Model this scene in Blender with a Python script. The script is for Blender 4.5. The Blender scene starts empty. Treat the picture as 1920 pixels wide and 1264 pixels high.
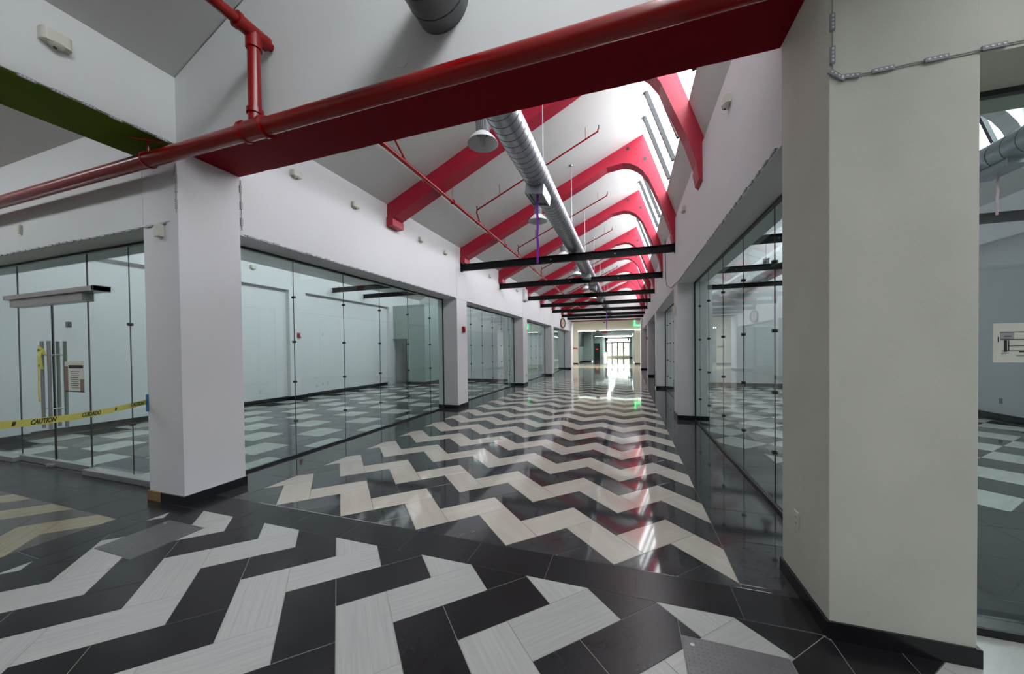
import bpy, bmesh, math, random
from mathutils import Vector, Matrix
random.seed(7)
S = bpy.context.scene
COL = S.collection

# ------------------------------------------------------------------ camera, sky, exposure
EYE = 1.62
def make_camera():
    yaw, pitch, roll = math.radians(18.4364), math.radians(-0.7453), math.radians(-0.6735)
    F = Vector((-math.sin(yaw)*math.cos(pitch), math.cos(yaw)*math.cos(pitch), math.sin(pitch)))
    R = F.cross(Vector((0, 0, 1))).normalized(); U = R.cross(F)
    R2 = R*math.cos(roll) + U*math.sin(roll); U2 = U*math.cos(roll) - R*math.sin(roll)
    cd = bpy.data.cameras.new('camera'); c = bpy.data.objects.new('camera', cd); COL.objects.link(c)
    c.matrix_world = Matrix(((R2.x, U2.x, -F.x, 0), (R2.y, U2.y, -F.y, 0), (R2.z, U2.z, -F.z, EYE), (0, 0, 0, 1)))
    cd.sensor_fit = 'HORIZONTAL'; cd.sensor_width = 36; cd.lens = 655.018/1920*36
    cd.shift_x = 0; cd.shift_y = (664.172-632)/1920
    cd.clip_start = .05; cd.clip_end = 500
    S.camera = c
    return c, F, R2, U2
cam, CF, CR, CU = make_camera()
def px(p):
    q = Vector(p)-Vector((0, 0, EYE)); d = q.dot(CF)
    if d < .05: return None
    return (960+655.018*q.dot(CR)/d, 664.17-655.018*q.dot(CU)/d, d)

S.view_settings.view_transform = 'Standard'; S.view_settings.look = 'None'
S.view_settings.gamma = 1; S.view_settings.use_curve_mapping = False
S.view_settings.exposure = 0.0
S.cycles.max_bounces = 9; S.cycles.diffuse_bounces = 6; S.cycles.glossy_bounces = 5
S.cycles.transparent_max_bounces = 24; S.cycles.sample_clamp_indirect = 6
S.cycles.caustics_reflective = False; S.cycles.caustics_refractive = False
SKY = 14.5
w = bpy.data.worlds.new('overcast_sky'); S.world = w; w.use_nodes = True
nt = w.node_tree; bg = nt.nodes['Background']
tc = nt.nodes.new('ShaderNodeTexCoord'); sp = nt.nodes.new('ShaderNodeSeparateXYZ')
rp = nt.nodes.new('ShaderNodeValToRGB'); nt.links.new(tc.outputs['Generated'], sp.inputs[0])
nt.links.new(sp.outputs['Z'], rp.inputs[0]); nt.links.new(rp.outputs[0], bg.inputs[0])
rp.color_ramp.elements[0].position = 0; rp.color_ramp.elements[0].color = (.66, .67, .67, 1)
rp.color_ramp.elements[1].position = .8; rp.color_ramp.elements[1].color = (.97, .98, 1.0, 1)
bg.inputs[1].default_value = SKY

def portal(center, normal, along, a, b):
    """sky portal in a roof-light or door opening (helps the sky light through the opening)"""
    ld = bpy.data.lights.new('sky_portal', 'AREA'); ld.shape = 'RECTANGLE'; ld.size = a; ld.size_y = b
    ld.cycles.is_portal = True
    o = bpy.data.objects.new('sky_portal', ld); COL.objects.link(o)
    z = -Vector(normal).normalized(); x = Vector(along).normalized(); y = z.cross(x)
    o.matrix_world = Matrix(((x.x, y.x, z.x, center[0]), (x.y, y.y, z.y, center[1]), (x.z, y.z, z.z, center[2]), (0, 0, 0, 1)))

# ------------------------------------------------------------------ materials
M = {}
def pmat(name, col, rough=.5, metal=0, noise=0, nscale=4, bump=0, bscale=40, spec=.5, coat=0, emis=None, estr=0, smudge=0):
    m = bpy.data.materials.new(name); m.use_nodes = True; n = m.node_tree; b = n.nodes['Principled BSDF']
    b.inputs['Base Color'].default_value = (*col, 1); b.inputs['Roughness'].default_value = rough
    b.inputs['Metallic'].default_value = metal; b.inputs['Specular IOR Level'].default_value = spec
    if coat: b.inputs['Coat Weight'].default_value = coat; b.inputs['Coat Roughness'].default_value = .08
    if emis: b.inputs['Emission Color'].default_value = (*emis, 1); b.inputs['Emission Strength'].default_value = estr
    t = n.nodes.new('ShaderNodeTexCoord')
    if noise:
        x = n.nodes.new('ShaderNodeTexNoise'); x.inputs['Scale'].default_value = nscale; x.inputs['Detail'].default_value = 5
        n.links.new(t.outputs['Object'], x.inputs[0])
        mx = n.nodes.new('ShaderNodeMix'); mx.data_type = 'RGBA'
        mx.inputs[6].default_value = (*[c*(1-noise) for c in col], 1); mx.inputs[7].default_value = (*[min(1, c*(1+noise)) for c in col], 1)
        n.links.new(x.outputs[0], mx.inputs[0]); n.links.new(mx.outputs[2], b.inputs['Base Color'])
    if smudge:
        x2 = n.nodes.new('ShaderNodeTexNoise'); x2.inputs['Scale'].default_value = 2.3; x2.inputs['Detail'].default_value = 8
        x2.inputs['Distortion'].default_value = 1.2
        n.links.new(t.outputs['Object'], x2.inputs[0])
        mr = n.nodes.new('ShaderNodeMapRange'); mr.inputs[1].default_value = .35; mr.inputs[2].default_value = .7
        mr.inputs[3].default_value = rough; mr.inputs[4].default_value = rough+smudge
        n.links.new(x2.outputs[0], mr.inputs[0]); n.links.new(mr.outputs[0], b.inputs['Roughness'])
    if bump:
        x = n.nodes.new('ShaderNodeTexNoise'); x.inputs['Scale'].default_value = bscale; x.inputs['Detail'].default_value = 4
        n.links.new(t.outputs['Object'], x.inputs[0])
        bp = n.nodes.new('ShaderNodeBump'); bp.inputs['Strength'].default_value = bump; bp.inputs['Distance'].default_value = .01
        n.links.new(x.outputs[0], bp.inputs['Height']); n.links.new(bp.outputs[0], b.inputs['Normal'])
    M[name] = m; return m
pmat('white_paint', (.735, .72, .745), .55, noise=.03, nscale=1.5, bump=.05, bscale=60, spec=.3)
pmat('pier_paint', (.62, .61, .53), .6, noise=.11, nscale=2.6, bump=.08, bscale=50, spec=.3)
pmat('neutral_paint', (.69, .70, .69), .6, noise=.05, nscale=1.5, spec=.3)
pmat('ceiling_paint', (.60, .595, .59), .7, noise=.04, nscale=.8, spec=.2)
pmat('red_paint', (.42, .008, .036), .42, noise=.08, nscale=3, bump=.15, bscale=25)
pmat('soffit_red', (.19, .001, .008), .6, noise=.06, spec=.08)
pmat('pipe_red', (.25, .003, .003), .25, noise=.1, coat=.2, spec=.35)
pmat('green_paint', (.075, .13, .001), .6, noise=.06, spec=.08)
pmat('black_steel', (.006, .006, .007), .5, noise=.2, spec=.2)
pmat('baseboard_black', (.012, .012, .014), .25, noise=.25, nscale=12)
pmat('raw_wood', (.24, .15, .06), .7, noise=.25, nscale=20)
pmat('galvanised', (.42, .45, .49), .3, metal=.9, noise=.12, nscale=9, smudge=.15)
pmat('duct_grey', (.13, .14, .145), .45, metal=.3, noise=.15, nscale=6)
pmat('seam_dark', (.11, .12, .13), .4, metal=.7)
pmat('aluminium', (.5, .5, .5), .35, metal=.8, noise=.05)
pmat('brushed_steel', (.40, .385, .37), .35, metal=.7, noise=.1, nscale=30)
pmat('lamp_white', (.72, .74, .75), .35, noise=.03)
pmat('bar_dark', (.018, .022, .028), .45)
pmat('clamp_dark', (.06, .06, .065), .35, metal=.6)
pmat('cream_plastic', (.62, .61, .52), .45, noise=.03)
pmat('dark_plastic', (.03, .03, .03), .4)
pmat('grey_plastic', (.30, .31, .32), .5)
pmat('alarm_red', (.32, .008, .01), .3)
pmat('purple_ribbon', (.22, .03, .42), .45, noise=.35, nscale=30)
pmat('pink_ribbon', (.6, .4, .5), .5, noise=.1)
pmat('tape_yellow', (.62, .60, .12), .45, noise=.06)
pmat('ink_black', (.01, .01, .01), .5)
pmat('paper', (.62, .62, .54), .7, noise=.04)
pmat('paper_brown', (.22, .15, .11), .6, noise=.2)
pmat('blue_tape', (.02, .16, .42), .5)
pmat('grout_light', (.26, .26, .25), .7, noise=.1)
pmat('grout_dark', (.10, .10, .10), .6, noise=.1)
pmat('plate_metal', (.16, .16, .165), .42, metal=.6, noise=.15, nscale=10)
pmat('led_on', (.9, .95, .95), .5, emis=(.85, 1, .97), estr=25)
pmat('green_glow', (.1, .9, .3), .5, emis=(.05, 1, .28), estr=5)
pmat('exit_red', (.5, .02, .02), .5, emis=(1, .05, .03), estr=1.2)
pmat('door_frame', (.42, .38, .27), .5, noise=.05)
pmat('dark_door', (.02, .028, .028), .4)
pmat('lobby_green', (.34, .40, .38), .6, noise=.05)
pmat('lobby_cream', (.48, .45, .37), .6, noise=.05)
pmat('clock_brown', (.05, .035, .03), .4)
pmat('clock_face', (.62, .47, .38), .5, noise=.15, nscale=12)
pmat('concrete_ground', (.42, .41, .38), .9, noise=.1)
pmat('leaf_green', (.38, .45, .32), .7, noise=.4, nscale=3)
pmat('pane_frosted', (.9, .95, 1), .3)

def tile_mat(name, dark, light, rough, grain, bump, var=.1, patt='grain', spec=.5):
    m = bpy.data.materials.new(name); m.use_nodes = True; n = m.node_tree; b = n.nodes['Principled BSDF']
    t = n.nodes.new('ShaderNodeTexCoord'); mp = n.nodes.new('ShaderNodeMapping')
    mp.inputs['Scale'].default_value = (1.2, grain, 1) if patt == 'grain' else (3, 5, 3)
    oi = n.nodes.new('ShaderNodeObjectInfo'); ml = n.nodes.new('ShaderNodeMath'); ml.operation = 'MULTIPLY'; ml.inputs[1].default_value = 37
    n.links.new(oi.outputs['Random'], ml.inputs[0])
    cb = n.nodes.new('ShaderNodeCombineXYZ'); n.links.new(ml.outputs[0], cb.inputs[0]); n.links.new(ml.outputs[0], cb.inputs[1])
    n.links.new(cb.outputs[0], mp.inputs['Location'])
    n.links.new(t.outputs['Object'], mp.inputs[0])
    x = n.nodes.new('ShaderNodeTexNoise'); x.inputs['Scale'].default_value = 1.6; x.inputs['Detail'].default_value = 7; x.inputs['Roughness'].default_value = .62
    n.links.new(mp.outputs[0], x.inputs[0])
    cr = n.nodes.new('ShaderNodeValToRGB'); cr.color_ramp.elements[0].position = .3; cr.color_ramp.elements[1].position = .68
    cr.color_ramp.elements[0].color = (*dark, 1); cr.color_ramp.elements[1].color = (*light, 1)
    n.links.new(x.outputs[0], cr.inputs[0])
    hv = n.nodes.new('ShaderNodeHueSaturation'); mr = n.nodes.new('ShaderNodeMapRange')
    mr.inputs[3].default_value = 1-var; mr.inputs[4].default_value = 1+var
    n.links.new(oi.outputs['Random'], mr.inputs[0]); n.links.new(mr.outputs[0], hv.inputs['Value'])
    n.links.new(cr.outputs[0], hv.inputs['Color']); n.links.new(hv.outputs[0], b.inputs['Base Color'])
    b.inputs['Specular IOR Level'].default_value = spec
    x2 = n.nodes.new('ShaderNodeTexNoise'); x2.inputs['Scale'].default_value = 3; x2.inputs['Detail'].default_value = 6
    g = n.nodes.new('ShaderNodeNewGeometry'); n.links.new(g.outputs['Position'], x2.inputs[0])
    m2 = n.nodes.new('ShaderNodeMapRange'); m2.inputs[1].default_value = .3; m2.inputs[2].default_value = .75
    m2.inputs[3].default_value = rough; m2.inputs[4].default_value = rough*1.02
    n.links.new(x2.outputs[0], m2.inputs[0]); n.links.new(m2.outputs[0], b.inputs['Roughness'])
    bp = n.nodes.new('ShaderNodeBump'); bp.inputs['Strength'].default_value = bump; bp.inputs['Distance'].default_value = .001
    n.links.new(x.outputs[0], bp.inputs['Height']); n.links.new(bp.outputs[0], b.inputs['Normal'])
    M[name] = m
tile_mat('tile_white', (.32, .32, .31), (.41, .405, .39), .28, 34, .10, .05, spec=.35)
tile_mat('tile_black', (.010, .010, .011), (.014, .014, .016), .24, 2, 0, .15, 'cloud', spec=.3)
tile_mat('tile_beige', (.40, .355, .31), (.46, .41, .365), .055, 6, .03, .05)
tile_mat('tile_slate', (.028, .029, .031), (.042, .043, .046), .06, 3, 0, .12, 'cloud')
tile_mat('tile_tan', (.26, .215, .135), (.34, .285, .19), .14, 20, .04, .08)
tile_mat('tile_olive', (.05, .05, .042), (.075, .075, .062), .14, 4, .04, .12, 'cloud')
tile_mat('tile_pale', (.42, .42, .40), (.50, .50, .48), .2, 10, .05, .05)

def glass_mat(name, tint, ior=1.6, dirt=0.0):
    m = bpy.data.materials.new(name); m.use_nodes = True; n = m.node_tree; n.nodes.clear()
    o = n.nodes.new('ShaderNodeOutputMaterial'); tr = n.nodes.new('ShaderNodeBsdfTransparent'); gl = n.nodes.new('ShaderNodeBsdfGlossy')
    tr.inputs[0].default_value = (*tint, 1); gl.inputs['Roughness'].default_value = .005; gl.inputs[0].default_value = (.95, 1, .98, 1)
    fr = n.nodes.new('ShaderNodeFresnel'); fr.inputs[0].default_value = ior
    ge = n.nodes.new('ShaderNodeNewGeometry'); inv = n.nodes.new('ShaderNodeMath'); inv.operation = 'SUBTRACT'; inv.inputs[0].default_value = 1
    n.links.new(ge.outputs['Backfacing'], inv.inputs[1])
    mu = n.nodes.new('ShaderNodeMath'); mu.operation = 'MULTIPLY'; n.links.new(fr.outputs[0], mu.inputs[0]); n.links.new(inv.outputs[0], mu.inputs[1])
    mx = n.nodes.new('ShaderNodeMixShader'); n.links.new(mu.outputs[0], mx.inputs[0]); n.links.new(tr.outputs[0], mx.inputs[1]); n.links.new(gl.outputs[0], mx.inputs[2])
    n.links.new(mx.outputs[0], o.inputs[0]); M[name] = m
glass_mat('store_glass', (.885, .955, .94), 1.75)
glass_mat('roof_glass', (.96, .98, .99), 1.4)
glass_mat('door_glass', (.95, .98, .97), 1.5)

# ------------------------------------------------------------------ mesh helpers
class MB:
    def __init__(s): s.v = []; s.f = []; s.m = []; s.mi = 0
    def add(s, vs, fs):
        o = len(s.v); s.v += [tuple(v) for v in vs]; s.f += [tuple(i+o for i in f) for f in fs]; s.m += [s.mi]*len(fs); return s
    def box(s, x0, x1, y0, y1, z0, z1):
        return s.add([(x0, y0, z0), (x1, y0, z0), (x1, y1, z0), (x0, y1, z0), (x0, y0, z1), (x1, y0, z1), (x1, y1, z1), (x0, y1, z1)],
                     [(0, 3, 2, 1), (4, 5, 6, 7), (0, 1, 5, 4), (1, 2, 6, 5), (2, 3, 7, 6), (3, 0, 4, 7)])
    def prism(s, poly, axis, a, b):
        """poly: 2D points; axis 'y': (x,z) extruded along y ; 'x': (y,z) ; 'z': (x,y)"""
        n = len(poly)
        def P(p, t): return (p[0], t, p[1]) if axis == 'y' else ((t, p[0], p[1]) if axis == 'x' else (p[0], p[1], t))
        vs = [P(p, a) for p in poly]+[P(p, b) for p in poly]
        fs = [tuple(range(n)), tuple(range(2*n-1, n-1, -1))]+[(i, i+n, (i+1) % n+n, (i+1) % n) for i in range(n)]
        return s.add(vs, fs)
    def tube(s, pts, r, n=12, cap=True, radii=None):
        pts = [Vector(p) for p in pts]; rings = []
        for i, p in enumerate(pts):
            d = (pts[min(i+1, len(pts)-1)]-pts[max(i-1, 0)]).normalized()
            up = Vector((0, 0, 1)) if abs(d.z) < .9 else Vector((1, 0, 0))
            a = d.cross(up).normalized(); b = a.cross(d); rr = radii[i] if radii else r
            rings.append([p+a*math.cos(2*math.pi*k/n)*rr+b*math.sin(2*math.pi*k/n)*rr for k in range(n)])
        vs = [v for q in rings for v in q]; fs = []
        for i in range(len(pts)-1):
            for k in range(n): fs.append((i*n+k, i*n+(k+1) % n, (i+1)*n+(k+1) % n, (i+1)*n+k))
        if cap: fs += [tuple(range(n-1, -1, -1)), tuple((len(pts)-1)*n+k for k in range(n))]
        return s.add(vs, fs)
    def lathe(s, prof, c=(0, 0, 0), n=24):
        vs = []; fs = []
        for r, z in prof: vs += [(c[0]+r*math.cos(2*math.pi*k/n), c[1]+r*math.sin(2*math.pi*k/n), c[2]+z) for k in range(n)]
        for i in range(len(prof)-1):
            for k in range(n): fs.append((i*n+k, i*n+(k+1) % n, (i+1)*n+(k+1) % n, (i+1)*n+k))
        return s.add(vs, fs)
    def mesh(s, name, mats, smooth=False, fix=True):
        me = bpy.data.meshes.new(name); me.from_pydata(s.v, [], s.f)
        for m in (mats if isinstance(mats, (list, tuple)) else [mats]): me.materials.append(M[m])
        if len(me.materials) > 1: me.polygons.foreach_set('material_index', s.m)
        if fix:
            bm = bmesh.new(); bm.from_mesh(me); bmesh.ops.recalc_face_normals(bm, faces=bm.faces); bm.to_mesh(me); bm.free()
        if smooth:
            for p in me.polygons: p.use_smooth = True
            try: me.set_sharp_from_angle(angle=math.radians(40))
            except Exception: pass
        me.update(); return me
    def build(s, name, mats, parent=None, smooth=False, bevel=0, fix=True):
        o = bpy.data.objects.new(name, s.mesh(name, mats, smooth, fix)); COL.objects.link(o)
        if parent is not None:
            o.parent = parent; o.matrix_parent_inverse = Matrix.Translation(-parent.location) if parent.location.length else Matrix()
        if bevel:
            b = o.modifiers.new('bevel', 'BEVEL'); b.width = bevel; b.segments = 2; b.limit_method = 'ANGLE'
        return o
def link(name, me, parent=None, loc=(0, 0, 0), rot=(0, 0, 0)):
    o = bpy.data.objects.new(name, me); COL.objects.link(o); o.location = loc; o.rotation_euler = rot; o.parent = parent; return o
def empty(name, loc=(0, 0, 0)):
    o = bpy.data.objects.new(name, None); o.empty_display_size = .1; o.location = loc; COL.objects.link(o); return o
def tag(o, label=None, cat=None, group=None, kind=None):
    if label: o['label'] = label
    if cat: o['category'] = cat
    if group: o['group'] = group
    if kind: o['kind'] = kind
    return o
def struct(o): o['kind'] = 'structure'; return o
def at(o, x, y, z): return o
def copy_tree(o, parent=None):
    c = o.copy(); COL.objects.link(c); c.parent = parent
    for ch in list(o.children): copy_tree(ch, c)
    return c
def text_mesh(s, size, mat, bold=0, extrude=.0006, shear=0):
    cu = bpy.data.curves.new('t', 'FONT'); cu.body = s; cu.size = size; cu.align_x = 'CENTER'; cu.align_y = 'CENTER'
    cu.offset = bold; cu.extrude = extrude; cu.shear = shear; cu.resolution_u = 3
    o = bpy.data.objects.new('t', cu); COL.objects.link(o); bpy.context.view_layer.update()
    me = bpy.data.meshes.new_from_object(o.evaluated_get(bpy.context.evaluated_depsgraph_get()))
    bpy.data.objects.remove(o); me.materials.clear(); me.materials.append(M[mat]); return me

# ------------------------------------------------------------------ dimensions
XL, XR = -4.482, 1.047
ZO, ZS = 3.055, 3.76
GLX, GRX, GFY = -4.92, 1.40, 2.70
YA, YB = 2.396, 3.02
PL = [(8.681, 9.311), (15.057, 15.72), (21.2, 21.843), (28.24, 29.45)]
PR = [(8.617, 9.25), (15.016, 15.65), (21.40, 22.02), (28.2, 29.6)]
YS0, YS1 = -3.95, -3.33          # the arch behind the camera
EAVE, AX, AZ, SX, SZ, RX, RZ = 4.50, .37, 6.70, .87, 5.27, 1.10, 4.60

# ------------------------------------------------------------------ floors, tile by tile
def clip(poly, nx, ny, d):
    """keep points with nx*x+ny*y<=d"""
    out = []
    for i in range(len(poly)):
        a, b = poly[i], poly[(i+1) % len(poly)]; fa = nx*a[0]+ny*a[1]-d; fb = nx*b[0]+ny*b[1]-d
        if fa <= 0: out.append(a)
        if (fa < 0 < fb) or (fb < 0 < fa):
            t = fa/(fa-fb); out.append((a[0]+(b[0]-a[0])*t, a[1]+(b[1]-a[1])*t))
    return out
def clip_rect(poly, r):
    x0, x1, y0, y1 = r
    for n in ((-1, 0, -x0), (1, 0, x1), (0, -1, -y0), (0, 1, y1)):
        poly = clip(poly, *n)
        if len(poly) < 3: return []
    out = []
    for p in poly:
        if not out or (abs(p[0]-out[-1][0])+abs(p[1]-out[-1][1]) > 1e-4): out.append(p)
    if len(out) > 2 and abs(out[0][0]-out[-1][0])+abs(out[0][1]-out[-1][1]) < 1e-4: out.pop()
    return out if len(out) > 2 else []
def area(p): return abs(sum(p[i][0]*p[(i+1) % len(p)][1]-p[(i+1) % len(p)][0]*p[i][1] for i in range(len(p))))/2
W = .3048; DS = W/math.sqrt(2)
def herring(x0, y0, mode, rect, mats, parity):
    out = []; X0, X1, Y0, Y1 = rect
    imin = int(((X0-x0)+(Y0-y0))/(2*DS))-3; imax = int(((X1-x0)+(Y1-y0))/(2*DS))+3
    jmin = int(((Y0-y0)-(X1-x0))/(2*DS))-3; jmax = int(((Y1-y0)-(X0-x0))/(2*DS))+3
    P = lambda i, j: (x0+(i-j)*DS, y0+(i+j)*DS)
    for i in range(imin, imax):
        for j in range(jmin, jmax):
            k = (i-j) % 4 if mode == 'C' else (i+j) % 4
            hor = k == 0; ver = k == (3 if mode == 'C' else 2)
            if not hor and not ver: continue
            if mode == 'C': c = (i+j)//2 if hor else (i+j+1)//2
            else: c = (i-j)//2
            q = [P(i, j), P(i+2, j), P(i+2, j+1), P(i, j+1)] if hor else [P(i, j), P(i+1, j), P(i+1, j+2), P(i, j+2)]
            p = clip_rect(q, rect)
            if len(p) >= 3 and area(p) > .0015:
                cx = sum(a[0] for a in q)/4; cy = sum(a[1] for a in q)/4
                out.append((p, (cx, cy), math.pi/4 if hor else 3*math.pi/4, mats[0] if c % 2 == parity else mats[1]))
    return out
def grid(rect, sx, sy, mat, ox=0, oy=0, stagger=0, colour=None, ang=0):
    out = []; X0, X1, Y0, Y1 = rect
    ca, sa = math.cos(ang), math.sin(ang)
    if ang == 0:
        i0, i1 = int((X0-ox)/sx)-2, int((X1-ox)/sx)+2; j0, j1 = int((Y0-oy)/sy)-2, int((Y1-oy)/sy)+2
    else:
        n = int((X1-X0+Y1-Y0)/min(sx, sy))+4; i0, i1, j0, j1 = -n, n, -n, n
    for i in range(i0, i1):
        for j in range(j0, j1):
            a = ox if ang == 0 else 0; b = oy if ang == 0 else 0
            x = a+i*sx+(stagger*(j % 2)*sx); y = b+j*sy
            q = [(x, y), (x+sx, y), (x+sx, y+sy), (x, y+sy)]
            if ang: q = [(ox+u*ca-v*sa, oy+u*sa+v*ca) for u, v in q]
            p = clip_rect(q, rect)
            if len(p) >= 3 and area(p) > .0015:
                cx = sum(t[0] for t in q)/4; cy = sum(t[1] for t in q)/4
                out.append((p, (cx, cy), ang if sx >= sy else ang+math.pi/2, colour(i, j) if colour else mat))
    return out
MESHES = {}
def tile_geo(mb, poly, g=.0019, ch=.0012, h=.007):
    n = len(poly); cx = sum(p[0] for p in poly)/n; cy = sum(p[1] for p in poly)/n
    sgn = 1 if sum(poly[i][0]*poly[(i+1) % n][1]-poly[(i+1) % n][0]*poly[i][1] for i in range(n)) > 0 else -1
    pts = poly if sgn > 0 else poly[::-1]
    def inset(d):
        out = []
        for i in range(n):
            a, b, c = pts[i-1], pts[i], pts[(i+1) % n]
            e1 = Vector((b[0]-a[0], b[1]-a[1])); e2 = Vector((c[0]-b[0], c[1]-b[1]))
            if e1.length < 1e-6 or e2.length < 1e-6: out.append(b); continue
            n1 = Vector((-e1.y, e1.x)).normalized(); n2 = Vector((-e2.y, e2.x)).normalized()
            k = 1+n1.dot(n2)
            m = (n1+n2)/k if k > .25 else n1
            out.append((b[0]+m.x*d, b[1]+m.y*d))
        return out
    a = inset(g); b = inset(g+ch)
    vs = [(x, y, -h) for x, y in a]+[(x, y, -ch) for x, y in a]+[(x, y, 0) for x, y in b]
    fs = [(i, (i+1) % n, n+(i+1) % n, n+i) for i in range(n)]+[(n+i, n+(i+1) % n, 2*n+(i+1) % n, 2*n+i) for i in range(n)]+[tuple(range(2*n, 3*n))]
    mb.add(vs, fs)
def lay(parent, tiles, maxn=300, single=True):
    def score(t):
        q = px((sum(a[0] for a in t[0])/len(t[0]), sum(a[1] for a in t[0])/len(t[0]), 0))
        if q is None or q[0] < -150 or q[0] > 2070 or q[1] > 1420: return 0
        return area(t[0])/q[2]**3
    tiles = sorted(tiles, key=score, reverse=True)
    solo = [t for t in tiles[:maxn] if score(t) > 1e-5] if single else []
    rest = tiles[len(solo):]
    for p, c, ang, mat in solo:
        ca, sa = math.cos(-ang), math.sin(-ang)
        loc = [((x-c[0])*ca-(y-c[1])*sa, (x-c[0])*sa+(y-c[1])*ca) for x, y in p]
        key = (mat, tuple((round(x, 3), round(y, 3)) for x, y in loc))
        if key not in MESHES:
            mb = MB(); tile_geo(mb, loc); MESHES[key] = mb.mesh('tile', mat, fix=False)
        link('tile', MESHES[key], parent, (c[0], c[1], 0), (0, 0, ang))
    if rest:
        mats = sorted(set(t[3] for t in rest)); mb = MB()
        for p, c, ang, mat in rest:
            mb.mi = mats.index(mat); tile_geo(mb, p)
        o = mb.build('distant_tiles', mats, parent, fix=False); o['kind'] = 'stuff'
def floor(rect, grout):
    return struct(MB().box(rect[0], rect[1], rect[2], rect[3], -.12, -.0022).build('floor', grout))

BAND0, BAND1 = 2.382, 2.689
# crossing floor in front
fc = floor((-4.79, 1.405, -4.0, BAND0), 'grout_light')
t = herring(-1.778, 1.728, 'F', (-4.46, 1.05, -2.2, BAND0), ('tile_white', 'tile_black'), 1)
t += grid((-4.79, -4.46, -2.2, BAND0), .33, .6096, 'tile_black', -4.79, 2.03-.6096*8)
t += grid((1.05, 1.355, -2.2, BAND0), .305, .6096, 'tile_black', 1.05, 2.382-.6096*8)
HATCH = [(-4.25, -3.74, 1.637, 2.147), (.268, .785, 1.62, 2.147)]
def outside(tt, r):
    res = []
    x0, x1, y0, y1 = r
    for p, c, a, m in tt:
        xs = [q[0] for q in p]; ys = [q[1] for q in p]
        if max(xs) <= x0 or min(xs) >= x1 or max(ys) <= y0 or min(ys) >= y1: res.append((p, c, a, m)); continue
        cuts = [clip(p, 1, 0, x0), clip(p, -1, 0, -x1), clip(clip(clip(p, -1, 0, -x0), 1, 0, x1), 0, 1, y0) if p else [], clip(clip(clip(p, -1, 0, -x0), 1, 0, x1), 0, -1, -y1)]
        for q in cuts:
            if len(q) > 2 and area(q) > .0008: res.append((q, c, a, m))
    return res
for h in HATCH: t = outside(t, h)
lay(fc, t)
lay(fc, grid((-4.79, 1.355, -4.0, -2.2), .6096, .3048, 'tile_black', 0, 0, .5), single=False)
# corridor floor
fr = floor((-4.93, 1.40, BAND0, 29.5), 'grout_dark')
t = grid((-4.79, 1.355, BAND0, BAND1), .6096, .307, 'tile_black', .035-.6096*12, BAND0)
t += herring(-1.622, 2.916, 'C', (-4.138, .712, BAND1, 28.6), ('tile_beige', 'tile_slate'), 0)
t += grid((.712, 1.40, BAND1, 28.6), .6880, .6096, 'tile_slate', .712, 2.73)
t += grid((-4.93, -4.138, BAND1, 28.6), .79, .6096, 'tile_slate', -4.93, 2.73)
lay(fr, t)
lay(fr, grid((-4.93, 1.4, 28.6, 29.5), .6096, .3048, 'tile_slate', 0, 28.6), single=False)
# left hall floor
fl = floor((-14, -4.79, -4.0, 2.718), 'grout_dark')
t = herring(-5.06, .76, 'F', (-11.5, -4.79, -2.5, 2.005), ('tile_tan', 'tile_olive'), 0)
t += grid((-11.5, -4.79, 2.005, 2.64), .6096, .3175, 'tile_black', -4.79-.6096*14, 2.005, .5)
lay(fl, t, 120)
lay(fl, grid((-14, -4.79, -4.0, -2.5), .6096, .6096, 'tile_olive')+grid((-14, -11.5, -2.5, 2.64), .6096, .6096, 'tile_olive'), single=False)
# right hall floor
fh = floor((1.405, 9, -4.0, 2.718), 'grout_dark')
t = herring(1.70, 1.25, 'F', (1.355, 6, -1.5, 2.64), ('tile_pale', 'tile_pale'), 0)
t = [(p, c, a, 'tile_black' if c[0] < 1.62 and abs(a-math.pi/4) < .1 else m) for p, c, a, m in t]
lay(fh, t, 80)
lay(fh, grid((6, 9, -4, 2.64), .6096, .6096, 'tile_pale')+grid((1.355, 6, -4, -1.5), .6096, .6096, 'tile_pale'), single=False)
# left store floor
fs = floor((-11.1, -4.93, 2.72, 29.4), 'grout_dark')
def sq(i, j): return 'tile_black'
t = []
y = 2.75
cols = []
x = -6.23
k0 = -6
for k in range(-6, 3):
    xa = -6.235+.9144*k
    for m in range(-4, 22):
        ya = 6.37+1.2192*m-(.6096 if k % 2 else 0)
        for (a0, a1, b0, b1, mt) in ((xa, xa+.6096, ya, ya+.6096, 'tile_pale'), (xa, xa+.6096, ya+.6096, ya+1.2192, 'tile_slate'),
                                     (xa+.6096, xa+.9144, ya, ya+.6096, 'tile_slate'), (xa+.6096, xa+.9144, ya+.6096, ya+1.2192, 'tile_slate')):
            p = clip_rect([(a0, b0), (a1, b0), (a1, b1), (a0, b1)], (-10.9, -4.95, 2.76, 29.3))
            if len(p) > 2 and area(p) > .002: t.append((p, ((a0+a1)/2, (b0+b1)/2), math.pi/2 if a1-a0 < .4 else 0, mt))
lay(fs, t, 260)
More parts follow.
